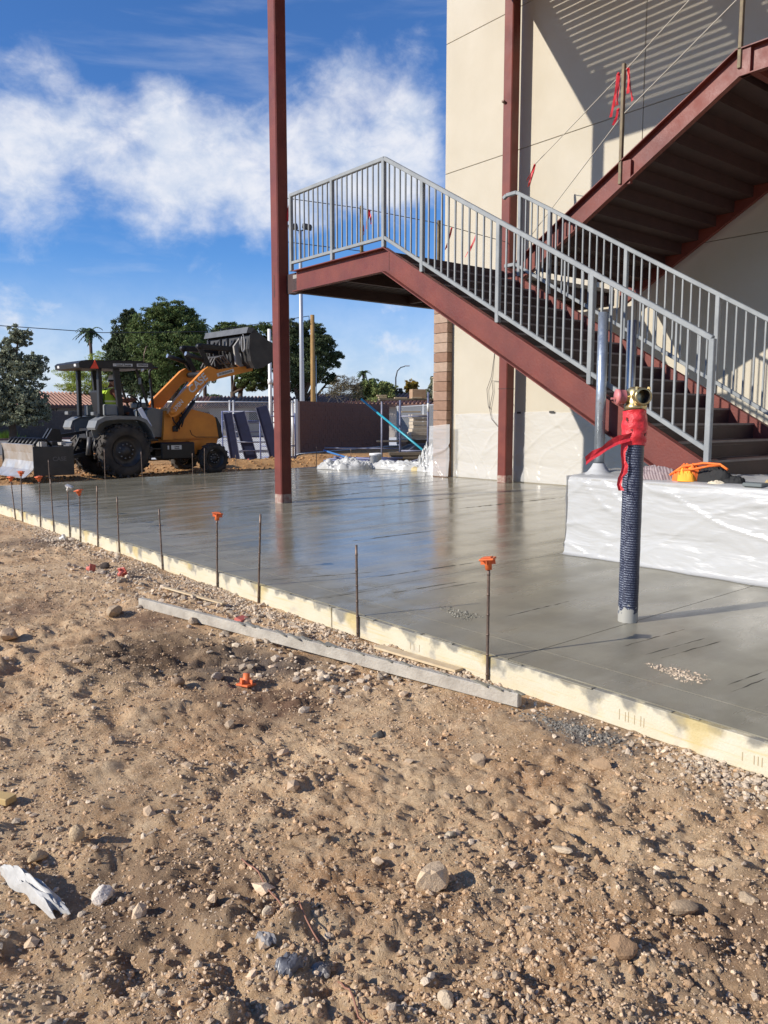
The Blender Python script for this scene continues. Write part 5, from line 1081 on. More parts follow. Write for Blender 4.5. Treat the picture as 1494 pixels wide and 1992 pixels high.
# bucket: 4-in-1 style shell, tipped with its mouth away from the cab
def bucket(b):
    prof = [(3.52, 3.70), (3.40, 3.55), (3.36, 3.20), (3.42, 2.90), (3.52, 2.72), (3.75, 2.76), (4.15, 2.98), (4.40, 3.14)]; t = .03
    inn = [(x + .03 * (1 if z < 3.5 else .6), z + (.03 if x > 3.45 and z < 3.2 else 0)) for x, z in prof]
    b.prism(prof + inn[::-1], -1.04, 1.04)
bk = part('bucket', mat('bucket_black', (.022, .022, .024), .5, col2=(.045, .043, .041), vscale=4), bucket)
for s in (-1, 1): part('side_plate', MATS['bucket_black'], lambda b: b.prism([(3.52, 3.72), (3.38, 3.56), (3.35, 3.2), (3.41, 2.88), (3.52, 2.69), (3.75, 2.73), (4.15, 2.95), (4.42, 3.12), (4.30, 3.30), (3.95, 3.45)], s * 1.04, s * 1.07), bk)
part('top_lip', mat('lip_grey', (.10, .105, .11), .5, col2=(.07, .073, .078), vscale=5), lambda b: b.prism([(3.28, 3.60), (3.34, 3.76), (3.54, 3.74), (3.52, 3.62)], -1.07, 1.07), bk)
part('cutting_edge', DUST, lambda b: b.bar((4.30, 0, 3.09), (4.5, 0, 3.19), 2.14, .03), bk)
for y in (-.62, -.42, .42, .62): part('bucket_rib', DUST if y == -.62 else MATS['bucket_black'], lambda b: b.prism([(3.34, 3.5), (3.16, 3.28), (3.22, 2.82), (3.44, 2.70), (3.4, 3.2)], y - .03, y + .03), bk)
for y in (-.80, .80, -.15, .2): part('bucket_ram', LB, lambda b: (b.tube([(3.28, y, 3.52), (3.26, y, 3.12)], .045, 10), b.tube([(3.26, y, 3.12), (3.34, y, 2.82)], .025, 8)), bk)
part('hose_loop', mat('hose_pale', (.40, .40, .40), .5), lambda b: b.tube([(3.25, -.96, 3.22 + .12 * math.cos(a) * 1.4 + .0) if False else (3.24 + .05 * math.sin(a), -.96, 3.34 + .22 * math.cos(a)) for a in np.linspace(0, 5.6, 18)], .014, 7), bk)
# rear three point hitch and box blade
part('hitch', LB, lambda b: (b.bar((-.1, -.38, .70), (-1.35, -.40, .48), .06, .09), b.bar((-.1, .38, .70), (-1.35, .40, .48), .06, .09), b.bar((-.2, 0, 1.15), (-1.42, 0, .98), .06, .07), b.tube([(-.45, -.42, 1.18), (-.75, -.42, .58)], .03, 8), b.tube([(-.45, .42, 1.18), (-.75, .42, .58)], .03, 8), b.box((-.42, 0, 1.05), (.35, .8, .26), None, .03), b.tube([(-.60, -.40, 1.15), (-.72, -.42, 1.1), (-.70, -.42, .7)], .03, 8)))
part('hitch_ram', mat('ram_grey', (.11, .105, .10), .5, .3), lambda b: (b.tube([(-.72, -.55, .98), (-.78, -.55, .56)], .055, 10), b.tube([(-.56, -.48, .95), (-.58, -.48, .6)], .045, 10))); part('orange_hose', mat('hose_orange', (.5, .2, .06), .6), lambda b: (b.tube([(-.4, -.42, 1.0), (-.5, -.5, .85), (-.3, -.5, .7)], .022, 7), b.tube([(-.55, -.3, .9), (-.45, -.55, .66), (-.62, -.5, .58)], .018, 7)))
bx = part('box_blade', mat('blade_black', (.028, .028, .03), .45, col2=(.05, .048, .046), vscale=4), lambda b: (b.span((-2.18, -1.03, .16), (-1.30, -1.00, .80), .004), b.span((-2.18, 1.00, .16), (-1.30, 1.03, .80), .004), b.span((-1.62, -1.0, .66), (-1.48, 1.0, .80), .01)))
def moldboard(b):
    o_ = [(-2.19, .84), (-2.15, .66), (-2.14, .48), (-2.20, .30), (-2.36, .16), (-2.42, .13)]; i_ = [(x + .035, z + .01) for x, z in o_]
    b.prism(o_ + i_[::-1], -1.02, 1.02)
part('moldboard', mat('worn_steel', (.55, .53, .50), .38, .55, col2=(.44, .38, .31), vscale=3.5, rvar=.1), moldboard, bx)
part('scarifier_bar', DUST, lambda b: (b.span((-1.98, -.98, .80), (-1.86, .98, .90)), b.span((-1.50, -.85, .82), (-1.40, .95, .88))), bx)
for k in range(8):
    y = -.85 + k * .243
    part('scarifier_tooth', LB, lambda b: b.tube([(-2.12, y, .80), (-2.0, y, .95), (-1.82, y, .95), (-1.72, y, .80)], .035, 8), bx)
for s in (-.10, .10): part('hitch_mast', LB, lambda b: b.prism([(-1.62, .66), (-1.28, .66), (-1.20, .95), (-1.25, 1.16), (-1.42, 1.18), (-1.6, .9)], s - .04, s + .04), bx)
part('mast_box', LB, lambda b: b.span((-1.62, -.62, .64), (-1.36, -.46, .90), .01), bx)
text('CASE', .13, mat('blade_mark', (.11, .11, .11), .5), ld, side(-1.62, -1.0335, .52), depth=.002)

# ------------------------------------------------------------------ operator
def person():
    th = Matrix.Rotation(R(3.3), 4, 'Z'); base = Vector(LROOT)
    SKN = mat('skin', (.42, .22, .15), .6); SH = mat('maroon_shirt', (.20, .075, .045), .9, var=.3); VE = mat('hi_vis', (.42, .60, .04), .7, var=.2); JE = mat('dark_jeans', (.03, .035, .05), .9)
    verts = [(0, 0, 1.62), (.0, 0, 1.78), (.02, 0, 1.93), (.05, 0, 2.08), (.08, 0, 2.15), (.10, 0, 2.24), (.12, 0, 2.34),
             (.05, -.18, 2.06), (.16, -.26, 1.84), (.42, -.20, 1.83), (.60, -.16, 1.87), (.05, .18, 2.06), (.16, .26, 1.84), (.42, .20, 1.84), (.60, .14, 1.88),
             (.05, -.11, 1.60), (.45, -.14, 1.60), (.56, -.14, 1.22), (.60, -.14, 1.0), (.72, -.14, .97), (.05, .11, 1.60), (.45, .14, 1.60), (.56, .14, 1.22), (.60, .14, 1.0), (.72, .14, .97)]
    rad = [.15, .15, .165, .13, .065, .06, .05, .075, .055, .045, .038, .075, .055, .045, .038, .10, .085, .06, .05, .045, .10, .085, .06, .05, .045]
    edges = [(0, 1), (1, 2), (2, 3), (3, 4), (4, 5), (5, 6), (3, 7), (7, 8), (8, 9), (9, 10), (3, 11), (11, 12), (12, 13), (13, 14), (0, 15), (15, 16), (16, 17), (17, 18), (18, 19), (0, 20), (20, 21), (21, 22), (22, 23), (23, 24)]
    me = bpy.data.meshes.new('person'); me.from_pydata(verts, edges, [])
    o = bpy.data.objects.new('person', me); COL.objects.link(o); o.location = LROOT; o.rotation_euler = (0, 0, R(3.3)); ROOT[o.name] = Vector((0, 0, 0))
    sk = o.modifiers.new('skin', 'SKIN'); sv = me.skin_vertices[0].data
    for i, r_ in enumerate(rad): sv[i].radius = (r_, r_)
    sv[0].use_root = True; o.modifiers.new('sub', 'SUBSURF').levels = 2; o.modifiers['sub'].render_levels = 2; me.materials.append(SH)
    meta(o, 'machine operator in yellow green vest and white hard hat sitting in the loader', 'person')
    def ch(nm, m, fn): b = MB(); fn(b); return b.build(nm, m, o)
    def head(b):
        b.lathe([(0, -.125), (.05, -.12), (.072, -.07), (.080, 0), (.078, .05), (.05, .105), (0, .12)], (.125, 0, 2.30), 'z', 16); b.box((.208, 0, 2.29), (.035, .025, .045), None, .008); b.box((.12, -.082, 2.29), (.035, .02, .055), None, .008); b.box((.12, .082, 2.29), (.035, .02, .055), None, .008)
    ch('head', SKN, head); ch('eyes', INKB, lambda b: (b.box((.197, -.03, 2.315), (.012, .022, .012)), b.box((.197, .03, 2.315), (.012, .022, .012)))); ch('mouth', mat('lips', (.25, .09, .07), .6), lambda b: b.box((.194, 0, 2.245), (.012, .04, .01)))
    ch('hair', INKB, lambda b: b.lathe([(.083, -.03), (.085, .02), (.0, .03)], (.105, 0, 2.325), 'z', 14))
    ch('hard_hat', mat('hat_white', (.70, .71, .72), .4), lambda b: (b.lathe([(.105, .0), (.10, .03), (.085, .08), (.05, .115), (0, .125)], (.125, 0, 2.345), 'z', 18), b.box((.22, 0, 2.347), (.10, .14, .012), None, .005), b.lathe([(.0, 0), (.118, 0), (.118, .012), (0, .014)], (.125, 0, 2.342), 'z', 18)))
    ch('vest', VE, lambda b: (b.prism([(-.165, 1.70), (.17, 1.70), (.19, 1.9), (.17, 2.06), (.06, 2.14), (-.06, 2.12), (-.15, 1.98)], -.175, -.10), b.prism([(-.165, 1.70), (.17, 1.70), (.19, 1.9), (.17, 2.06), (.06, 2.14), (-.06, 2.12), (-.15, 1.98)], .10, .175), b.prism([(.13, 1.70), (.185, 1.70), (.205, 1.9), (.175, 2.08), (.12, 2.08)], -.12, .12), b.prism([(-.185, 1.70), (-.13, 1.70), (-.10, 2.08), (-.16, 2.02)], -.12, .12)))
    ch('reflective_band', mat('band', (.72, .72, .50), .4), lambda b: (b.prism([(-.06, 2.125), (.06, 2.145), (.05, 2.165), (-.07, 2.14)], -.178, -.12), b.prism([(-.17, 1.80), (.185, 1.80), (.19, 1.84), (-.168, 1.84)], -.18, -.172)))
    for s in (-1, 1):
        def hand(b, s=s):
            c = Vector((.62, s * .15, 1.88)); b.box(c, (.08, .035, .07), Matrix.Rotation(.5, 3, 'Y'), .012)
            for k in range(4): b.tube([c + Vector((.03, .012 - .008 * k * s * 0, .03 - .02 * k)), c + Vector((.07, -s * .01, .028 - .02 * k)), c + Vector((.075, -s * .035, .02 - .02 * k))], .009 - .001 * abs(k - 1.5), 6)
            b.tube([c + Vector((.0, -s * .01, .03)), c + Vector((.03, -s * .035, .045)), c + Vector((.06, -s * .04, .03))], .010, 6)
        ch('hand', SKN, hand)
    ch('trousers', JE, lambda b: [(b.tube([(.02, s * .11, 1.60), (.30, s * .13, 1.615), (.47, s * .14, 1.60), (.56, s * .14, 1.25), (.60, s * .14, 1.03)], [.115, .105, .095, .078, .07], 12)) for s in (-1, 1)]); ch('boot', mat('boot', (.12, .08, .05), .8), lambda b: [b.box((.66, s * .14, .965), (.27, .10, .09), None, .03) for s in (-1, 1)])
person()
# ------------------------------------------------------------------ trees
BARK = mat('bark', (.12, .085, .06), .95, var=.4, vscale=4, bump=.6, bscale=20); BARKG = mat('bark_grey', (.17, .145, .12), .95, var=.4, vscale=4)
VR = YAW - math.pi / 2
def crown(nm, blobs, n, size, m, root, shape='leaf', fill=.5, depth=1.0, seed=1):
    """Leaf faces in clumps through several uneven lobes; gaps are left between the clumps."""
    q = np.random.default_rng(seed); P = []; S = []
    vol = np.array([b[2] * b[3] for b in blobs]) ** .9; vol = vol / vol.sum()
    for b, w in zip(blobs, vol):
        k = int(n * w); ncl = max(24, int(130 * w * len(blobs)))
        d = q.normal(0, 1, (ncl, 3)); d /= np.linalg.norm(d, axis=1)[:, None]; rr = q.uniform(fill, 1.08, ncl)[:, None]
        cl = d * rr; pick = q.integers(0, ncl, k); cs = q.uniform(.11, .27, ncl)[pick][:, None]
        o = q.normal(0, 1, (k, 3)); o /= np.linalg.norm(o, axis=1)[:, None]; o *= q.uniform(.3, 1, k)[:, None] ** .5
        p = cl[pick] + o * cs * np.array([1, 1, .75])
        p = p * np.array([b[2], b[2] * depth, b[3]]) + np.array([b[0], (b[4] if len(b) > 4 else q.uniform(-.3, .3) * b[2]), b[1]])
        P.append(p)
    P = np.concatenate(P); k = len(P); s = size * q.uniform(.6, 1.35, k)
    u = q.normal(0, 1, (k, 3)); 
    if shape == 'needle': u[:, 2] = np.abs(u[:, 2]) * .9 + .2
    u /= np.linalg.norm(u, axis=1)[:, None]; w = np.cross(u, q.normal(0, 1, (k, 3))); w /= np.linalg.norm(w, axis=1)[:, None]
    asp = .30 if shape == 'needle' else (.62 if shape == 'leaf' else .16)
    a = u * s[:, None]; c = w * (s * asp)[:, None]
    V = np.stack([P - a, P + c * .9 - a * .1, P + a, P - c * .9 + a * .1], 1).reshape(-1, 3)
    return link(nm, np_mesh(nm, V, np.arange(4 * k).reshape(-1, 4), m), root)
def tree(nm, label, cat, base, blobs, n, size, m, shape='leaf', trunk=.22, fork=.35, group=None, seed=1, fill=.5, lean=0.0, depth=1.0, stems=1, bark=None):
    t = thing(nm, label, cat, (base[0], base[1], -.05), group, VR); q = np.random.default_rng(seed + 50)
    crown('crown', blobs, n, size, m, t, shape, fill, depth, seed)
    b = MB(); top = max(b_[1] for b_ in blobs)
    for s in range(stems):
        x0 = (s - (stems - 1) / 2) * .5; zf = top * fork; kx = x0 * 1.4 + lean
        b.tube([(x0 * .6, 0, 0), (x0 * .8 + .04, 0, zf * .35), (kx * .8 - .05, .05, zf * .7), (kx, 0, zf)], [trunk * 1.25, trunk, trunk * .9, trunk * .8], 9)
        for bl in blobs:
            if stems > 1 and q.uniform() < .4: continue
            e = Vector((bl[0], 0, bl[1])); mid = Vector((kx, 0, zf)).lerp(e, .5) + Vector((q.normal(0, .15), q.normal(0, .3), -.15 * abs(e.x - kx) + .1))
            b.tube([(kx, 0, zf * .96), mid, e, e + Vector((q.normal(0, .3) * bl[2], q.normal(0, .4) * bl[2], .5 * bl[3]))], [trunk * .5, trunk * .34, trunk * .2, trunk * .08], 6)
            for r_ in range(3):
                f = mid.lerp(e, .5); b.tube([f, f + Vector((q.normal(0, .45) * bl[2], q.normal(0, .5) * bl[2], q.uniform(-.2, .6) * bl[3]))], [trunk * .2, trunk * .06], 5)
    b.build('trunk', bark or BARK, t); return t
PINE = leaf_mat('pine_needles', (.105, .135, .042), .12); PINE2 = leaf_mat('pine_needles_deep', (.066, .084, .036), .12); OLV = leaf_mat('olive_leaves', (.24, .25, .165), .25); PV = leaf_mat('palo_verde_leaves', (.34, .38, .075), .4)
SHR = leaf_mat('shrub_leaves', (.24, .27, .10), .3); BRN = leaf_mat('dry_leaves', (.15, .12, .075), .2); ORG = leaf_mat('yellow_leaves', (.35, .22, .04), .3); PALM = leaf_mat('palm_leaves', (.055, .08, .03), .1)
tree('olive_tree', 'grey green leafy tree at the left picture edge before the dark wall', 'tree', (12.56, 48.4), [(0.63, 5.96, 0.81, 0.64), (1.5, 4.52, 0.64, 0.64), (-0.09, 4.95, 0.81, 1.01), (0.78, 4.08, 1.22, 0.87), (1.07, 2.64, 1.1, 1.01), (-0.24, 2.64, 1.01, 1.16), (-1.4, 3.51, 1.3, 1.74), (1.5, 1.78, 0.72, 0.58), (0.49, 1.49, 1.3, 0.58), (-1.54, 1.49, 1.16, 0.87)], 30000, .085, OLV, trunk=.20, seed=2, fill=.25)
tree('palo_verde_tree', 'pale yellow green feathery tree behind the tiled roof', 'tree', (24.53, 70.88), [(-0.83, 5.14, 1.71, 0.99), (1.42, 6.04, 1.35, 1.12), (0.97, 4.25, 2.25, 0.81), (-0.83, 4.03, 1.57, 0.54), (2.54, 4.92, 1.12, 1.12)], 13000, .14, PV, 'thin', trunk=.14, seed=3, fill=.2, stems=2, bark=BARKG)
tree('pine_tree', 'dark shaggy pine left of the tallest pine behind the loader canopy', 'tree', (23.34, 57.44), [(-0.45, 7.55, 1.05, 1.32), (0.05, 8.98, 0.53, 0.45), (-1.05, 6.6, 0.85, 1.2), (-0.22, 5.67, 1.51, 1.51), (0.73, 4.17, 1.7, 1.13), (-1.16, 4.92, 0.94, 0.94)], 38000, .125, PINE2, 'needle', trunk=.26, group='pines behind the loader', seed=4)
tree('pine_tree', 'tallest broad round topped pine behind the loader arm', 'tree', (24.97, 54.56), [(0.04, 9.0, 1.55, 0.75), (-0.89, 7.79, 1.85, 1.3), (0.97, 7.79, 1.78, 1.41), (0.23, 6.32, 2.78, 1.48), (1.89, 5.95, 1.41, 1.3), (-1.26, 5.21, 1.48, 1.48), (0.41, 4.29, 2.04, 1.11), (2.45, 4.85, 0.93, 1.11), (1.34, 7.24, 1.3, 0.81)], 70000, .125, PINE, 'needle', trunk=.32, fork=.28, group='pines behind the loader', seed=5)
tree('pine_tree', 'pine behind the raised bucket left of the red column', 'tree', (34.94, 62.95), [(-0.74, 8.77, 1.27, 0.9), (0.62, 8.99, 1.09, 0.63), (1.75, 6.52, 1.81, 1.81), (-0.51, 6.7, 1.36, 1.0), (2.21, 8.77, 1.36, 0.9), (1.6, 4.72, 1.5, 0.9)], 36000, .145, PINE, 'needle', trunk=.26, fork=.42, group='pines behind the loader', seed=6, stems=2)
tree('pine_tree', 'dark ragged pine right of the red column behind the two poles', 'tree', (34.18, 51.73), [(-0.57, 8.1, 1.3, 0.85), (0.9, 8.0, 1.1, 0.8), (-0.97, 6.24, 1.38, 1.77), (1.3, 6.6, 1.3, 1.1), (0.61, 5.07, 1.8, 1.0), (2.75, 6.2, 0.6, 0.35), (2.35, 5.6, .7, .4), (2.1, 7.3, .6, .3), (2.3, 4.4, 0.8, 0.35), (-0.57, 4.28, 1.38, 0.87), (1.4, 7.22, 1.18, 0.59)], 44000, .125, PINE2, 'needle', trunk=.28, fork=.3, group='pines behind the loader', seed=7)
tree('bare_bush', 'grey twiggy bare bush behind the brown block wall', 'bush', (34.49, 46.63), [(0.01, 3.74, 1.11, 0.74), (-0.66, 3.3, 0.92, 0.44), (0.82, 3.55, 0.81, 0.81)], 2600, .13, BRN, 'thin', trunk=.07, fork=.4, seed=8, fill=.2, stems=4, bark=BARKG)
tree('green_bush', 'pale green rounded bush left of the street lamp', 'bush', (38.97, 48.22), [(-0.4, 3.7, 1.11, 0.8), (0.6, 3.5, 0.95, 0.75), (-1.2, 3.4, 0.75, 0.55), (.1, 2.6, 1.5, .7)], 14000, .10, SHR, 'leaf', trunk=.1, seed=9, fill=.3)
tree('dry_bush', 'brownish bush under the street lamp', 'bush', (41.49, 48.73), [(-0.29, 3.3, 0.74, 0.55), (.3, 2.9, .7, .5)], 2600, .11, BRN, 'leaf', trunk=.07, seed=10, fill=.3)
tree('dry_bush', 'russet bush beside the stacked blocks on the scaffold plank', 'bush', (43.42, 49.7), [(0.21, 4.0, 0.59, 0.55), (-.3, 3.1, .6, .5)], 2200, .12, ORG, 'leaf', trunk=.07, seed=11, fill=.3)
tree('small_tree', 'grey green tree just left of the block pier', 'tree', (40.9, 43.9), [(0.18, 4.01, 0.54, 0.76), (-0.2, 3.25, 0.54, 0.54)], 2600, .12, OLV, 'leaf', trunk=.08, seed=12, fill=.3)
tree('distant_tree', 'tiny round distant tree in the gap below the loader arm', 'tree', (55.3, 106.5), [(0.06, 4.2, 1.3, 0.8), (.2, 3.1, 1.5, .6)], 2200, .2, PINE, 'leaf', trunk=.1, seed=13)
def palm(label, base, h, r_, seed, n=26):
    t = thing('palm_tree', label, 'palm tree', (base[0], base[1], -.05), 'palm trees', VR); q = np.random.default_rng(seed)
    b = MB(); b.tube([(0, 0, 0), (.06, 0, h * .5), (-.02, 0, h * .93), (0, 0, h)], [.2, .16, .15, .24], 9); b.build('trunk', BARK, t)
    b = MB()
    for k in range(n):
        a = q.uniform(0, 6.28); up = q.uniform(-.5, 1.0); L_ = r_ * q.uniform(.8, 1.15); pts = []
        for i in range(7):
            s = i / 6; pts.append(Vector((math.cos(a) * L_ * s * (1 - .25 * max(0, up)), math.sin(a) * L_ * s, h + L_ * (up * s - 1.0 * s * s * (.55 + .3 * max(0, up))))))
        for i in range(6):
            d = (pts[i + 1] - pts[i]); sd = d.cross(Vector((0, 0, 1))).normalized(); w = .16 * r_ * (1 - .75 * i / 6)
            for s in (-1, 1):
                m_ = pts[i].lerp(pts[i + 1], .5); b.add([pts[i], pts[i + 1], m_ + d * .9 + sd * s * w * 1.5 - Vector((0, 0, w * .6)), m_ + sd * s * w - Vector((0, 0, w * .4))], [(0, 1, 2, 3)])
    b.build('crown', PALM, t, fix=False)
palm('slender palm rising above the loader canopy', (28.45, 80.15), 10.0, 1.45, 20, 34); palm('palm peeping out right of the tallest pine top', (33.87, 66.92), 9.75, 1.0, 21, 20); palm('short distant palm above the green bush', (55.35, 70.97), 6.5, 1.0, 22, 20)
# weeds at the foot of the dark wall
b = MB(); q = np.random.default_rng(5)
for k in range(900):
    t = q.uniform(0, 1); x = 10.4 + 4.6 * t + q.normal(0, .1); y = 55.6 - .25 * t + q.normal(0, .25); h = q.uniform(.1, .55) * (1.3 if 13.2 < x < 14.6 else .6); dx, dy = q.normal(0, .12, 2)
    b.add([(x - .03, y, -.03), (x + .03, y, -.03), (x + dx, y + dy, h)], [(0, 1, 2)])
o = b.build('grass', leaf_mat('weed', (.16, .24, .04), .3), None, (12, 55.5, 0), fix=False); meta(o, 'green weeds along the foot of the dark block wall', kind='stuff')

# ------------------------------------------------------------------ houses, walls, road beyond
TILE = [mat('roof_tile_%d' % k, c, .85, var=.2, vscale=2) for k, c in enumerate([(.42, .235, .17), (.36, .22, .17)])]; HW = mat('house_wall', (.36, .32, .28), .9, var=.1); DKW = mat('dark_window', (.03, .03, .035), .3)
def house(label, a, bpt, depth, zw, zr, tm, tilew=.30, hip=False, win=(), number=None):
    """A one storey house: eave line from a to b (ground points), pitched tile roof with its courses built."""
    A_ = Vector((a[0], a[1], 0)); B_ = Vector((bpt[0], bpt[1], 0)); L_ = (B_ - A_).length; ang = math.atan2(B_.y - A_.y, B_.x - A_.x)
    t = thing('house', label, 'house', (A_.x, A_.y, 0), 'tile roofed houses beyond the site', ang)
    b = MB(); b.span((0.3, .45, 0), (L_ - .3, depth - .45, zw)); b.build('wall', HW, t)
    rf = MB(); rf.prism([(0, zw - .05), (depth / 2, zr - .06), (depth, zw - .05), (depth, zw - .13), (0, zw - .13)], 0, L_, 'x'); ro = rf.build('roof', tm, t)
    k = MB(); n = int(L_ / tilew); nr = max(5, int(depth / 2 / .42)); sl = math.atan2(zr - zw, depth / 2)
    for j in range(nr):
        for i in range(n):
            y0 = depth / 2 * j / nr; z0 = zw + (zr - zw) * j / nr; ln = depth / 2 / nr / math.cos(sl)
            M = Matrix.Rotation(sl, 3, 'X'); c = Vector(((i + .5) * tilew, y0 + ln * .5 * math.cos(sl), z0 + ln * .5 * math.sin(sl) + .02)); hw = tilew * .34; e = ln * .53
            vs = [c + M @ Vector(p) for p in ((-hw, -e, 0), (0, -e, .085), (hw, -e, 0), (-hw, e, -.02), (0, e, .065), (hw, e, -.02))]; k.add(vs, [(0, 1, 4, 3), (1, 2, 5, 4), (0, 2, 1)])
    o_ = k.build('roof_tiles', tm, ro, fix=False); o_['kind'] = 'stuff'
    f = MB(); f.span((0, -.03, zw - .22), (L_, .0, zw - .04)); f.build('fascia', mat('fascia', (.14, .075, .055), .8), t)
    for (x0, x1, z0, z1) in win:
        w = MB(); w.span((x0, .43, z0), (x1, .448, z1)); wo = w.build('window', DKW, t); w = MB(); w.span((x0 - .06, .41, z1), (x1 + .06, .449, z1 + .07)); w.build('frame', HW, wo)
    if number: text(number, .42, INKB, t, Matrix(((1, 0, 0, number_x), (0, 0, -1, .43), (0, 1, 0, 1.98), (0, 0, 0, 1))), depth=.01)
    return t
number_x = 3.05
house('low house with red tile roof and number 457 on its wall', (17.3, 66.2), (27.3, 65.4), 11, 2.42, 3.62, TILE[0], number='457', win=((6.0, 7.6, 1.0, 2.0),))
house('tile roofed house part hidden behind the loader', (27.9, 64.0), (36.5, 58.2), 10, 2.42, 3.35, TILE[0], win=((2, 3.2, 1, 2),))
house('grey brown roofed house behind the chain link fence', (27.4, 54.2), (34.0, 49.6), 8, 2.35, 3.05, TILE[1], win=((3.2, 4.6, 1, 2),))
house('red tile roof just above the brown block wall', (33.2, 51.3), (39.8, 43.0), 9, 2.45, 3.3, TILE[0])
b = MB(); b.bar((12.0, 56.6, .92), (27, 55.6, .92), .2, 1.95)
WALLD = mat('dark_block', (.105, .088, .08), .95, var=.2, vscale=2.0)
def block_wall(nm, label, a, c, z0, z1, m, bw=.4, bh=.2, th=.2, full=True):
    A_ = Vector((a[0], a[1], 0)); B_ = Vector((c[0], c[1], 0)); L_ = (B_ - A_).length; t = thing(nm, label, 'wall', (A_.x, A_.y, z0), None, math.atan2(B_.y - A_.y, B_.x - A_.x))
    b = MB(); b.span((.01, .015, 0), (L_ - .01, th - .015, z1 - z0 - .01)); b.build('wall_core', JOINT, t)
    nr = int(round((z1 - z0) / bh)); nc = int(math.ceil(L_ / bw)) + 1; mesh = MB().box((0, 0, 0), (bw - .012, th, bh - .010), None, .006).mesh('block', m); cnt = 0; rest = MB()
    for r_ in range(nr):
        for k in range(nc):
            x0 = k * bw - (bw / 2 if r_ % 2 else 0); x1 = min(L_, x0 + bw); x0 = max(0, x0)
            if x1 - x0 < .03: continue
            cx, cz = (x0 + x1) / 2, (r_ + .5) * (z1 - z0) / nr; dy = rng.uniform(-.004, .004)
            if x1 - x0 > bw - .02 and full and cnt < 295: o = link('block', mesh, t); o.location = (cx, th / 2 + dy, cz); cnt += 1
            else: rest.box((cx, th / 2 + dy, cz), (x1 - x0 - .012, th, bh - .010), None, .006)
    if rest.v:
        o = rest.build('cut_blocks', m, t); o['kind'] = 'stuff'
    return t
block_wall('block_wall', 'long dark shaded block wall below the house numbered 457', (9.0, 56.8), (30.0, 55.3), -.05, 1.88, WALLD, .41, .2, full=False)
WALLB = mat('brown_block', (.17, .085, .06), .95, col2=(.145, .07, .05), vscale=1.6, bump=.3, bscale=40)
block_wall('block_wall', 'brown block wall standing square behind the slab right of the red column', (17.45, 26.7), (26.2, 31.5), -.05, 2.06, WALLB, .4, .2)
b = MB(); b.span((17.2, 26.45, -.05), (17.44, 26.69, 2.02)); o = b.build('gate_post', mat('pale_post', (.42, .33, .27), .8), None, (17.3, 26.5, -.05)); meta(o, 'pale post at the left end of the brown block wall', 'post')
PAVE = mat('asphalt_road', (.20, .185, .165), .9, var=.15, vscale=1.5)
b = MB(); b.prism([(-20, 33), (16.8, 33), (30, 50), (40, 70), (-20, 70)], -.012, -.008, 'z'); o = b.build('road', PAVE, None, (0, 50, -.01)); meta(o, 'grey paved lot beyond the loader', kind='structure')
b = MB(); b.bar((6, 54.9, .04), (26, 53.9, .04), .18, .16); o = b.build('kerb', mat('red_kerb', (.30, .16, .13), .9, var=.2), None, (16, 54.4, 0)); meta(o, 'dull red kerb along the foot of the dark wall', kind='structure')
WHC = mat('white_concrete', (.66, .645, .61), .85, var=.1)
b = MB(); b.prism([(10.2, 26.2), (15.0, 23.4), (17.1, 26.0), (26.3, 31.0), (26.5, 30.6), (20.4, 18.0), (50, 18), (46, 44), (28, 52), (16.9, 54), (13, 34)], -.004, .004, 'z'); o = b.build('concrete_lot', WHC, None, (20, 30, 0)); meta(o, 'pale sunlit concrete yard beyond the fences', kind='structure')

# ------------------------------------------------------------------ chain link fences
GW = mat('galv_wire', (.42, .43, .43), .45, .5); GP = mat('galv_post', (.56, .57, .57), .45, .4)
def fence(label, a, c, h, posts, zb=.0, sp_=.075, rw=.0042):
    A_ = Vector((a[0], a[1], 0)); B_ = Vector((c[0], c[1], 0)); L_ = (B_ - A_).length; t = thing('chain_link_fence', label, 'fence', (A_.x, A_.y, zb), 'chain link fences', math.atan2(B_.y - A_.y, B_.x - A_.x))
    b = MB(); k = -h
    while k < L_:                                                 # two families of slanting wires
        for s in (1, -1):
            x0, x1 = k, k + h; z0, z1 = (.06, h - .03) if s > 0 else (h - .03, .06)
            if x0 < 0: f = -x0 / (x1 - x0); z0 = z0 + (z1 - z0) * f; x0 = 0
            if x1 > L_: f = (L_ - x0) / (x1 - x0); z1 = z0 + (z1 - z0) * f; x1 = L_
            if x1 - x0 > .02: b.bar((x0, .003 * s, z0), (x1, .003 * s, z1), rw * 2, rw * 2)
        k += sp_
    o = b.build('mesh', GW, t, fix=False); o['kind'] = 'stuff'
    b = MB(); b.tube([(0, 0, h), (L_, 0, h)], .03, 10); b.build('top_rail', GP, t)
    for x in posts: b = MB(); b.tube([(x, 0, -.1), (x, 0, h + .06)], .035, 10); b.build('post', GP, t)
    return t
fence('chain link fence behind the loader hood and scaffold frames', (10.9, 24.85), (14.75, 22.67), 1.9, [1.0, 2.3, 2.42, 3.75, 4.35])
fence('chain link fence seen between brown block wall and pier', (26.6, 31.4), (19.5, 17.0), 1.95, [.3, 5.0, 10.0, 14.0], sp_=.09, rw=.006)
b = MB(); b.span((16.95, 26.0, -.05), (17.06, 26.1, 2.1)); o = b.build('fence_post', GP, None, (17, 26, -.05)); meta(o, 'galvanised gate post left of the brown block wall', 'post')
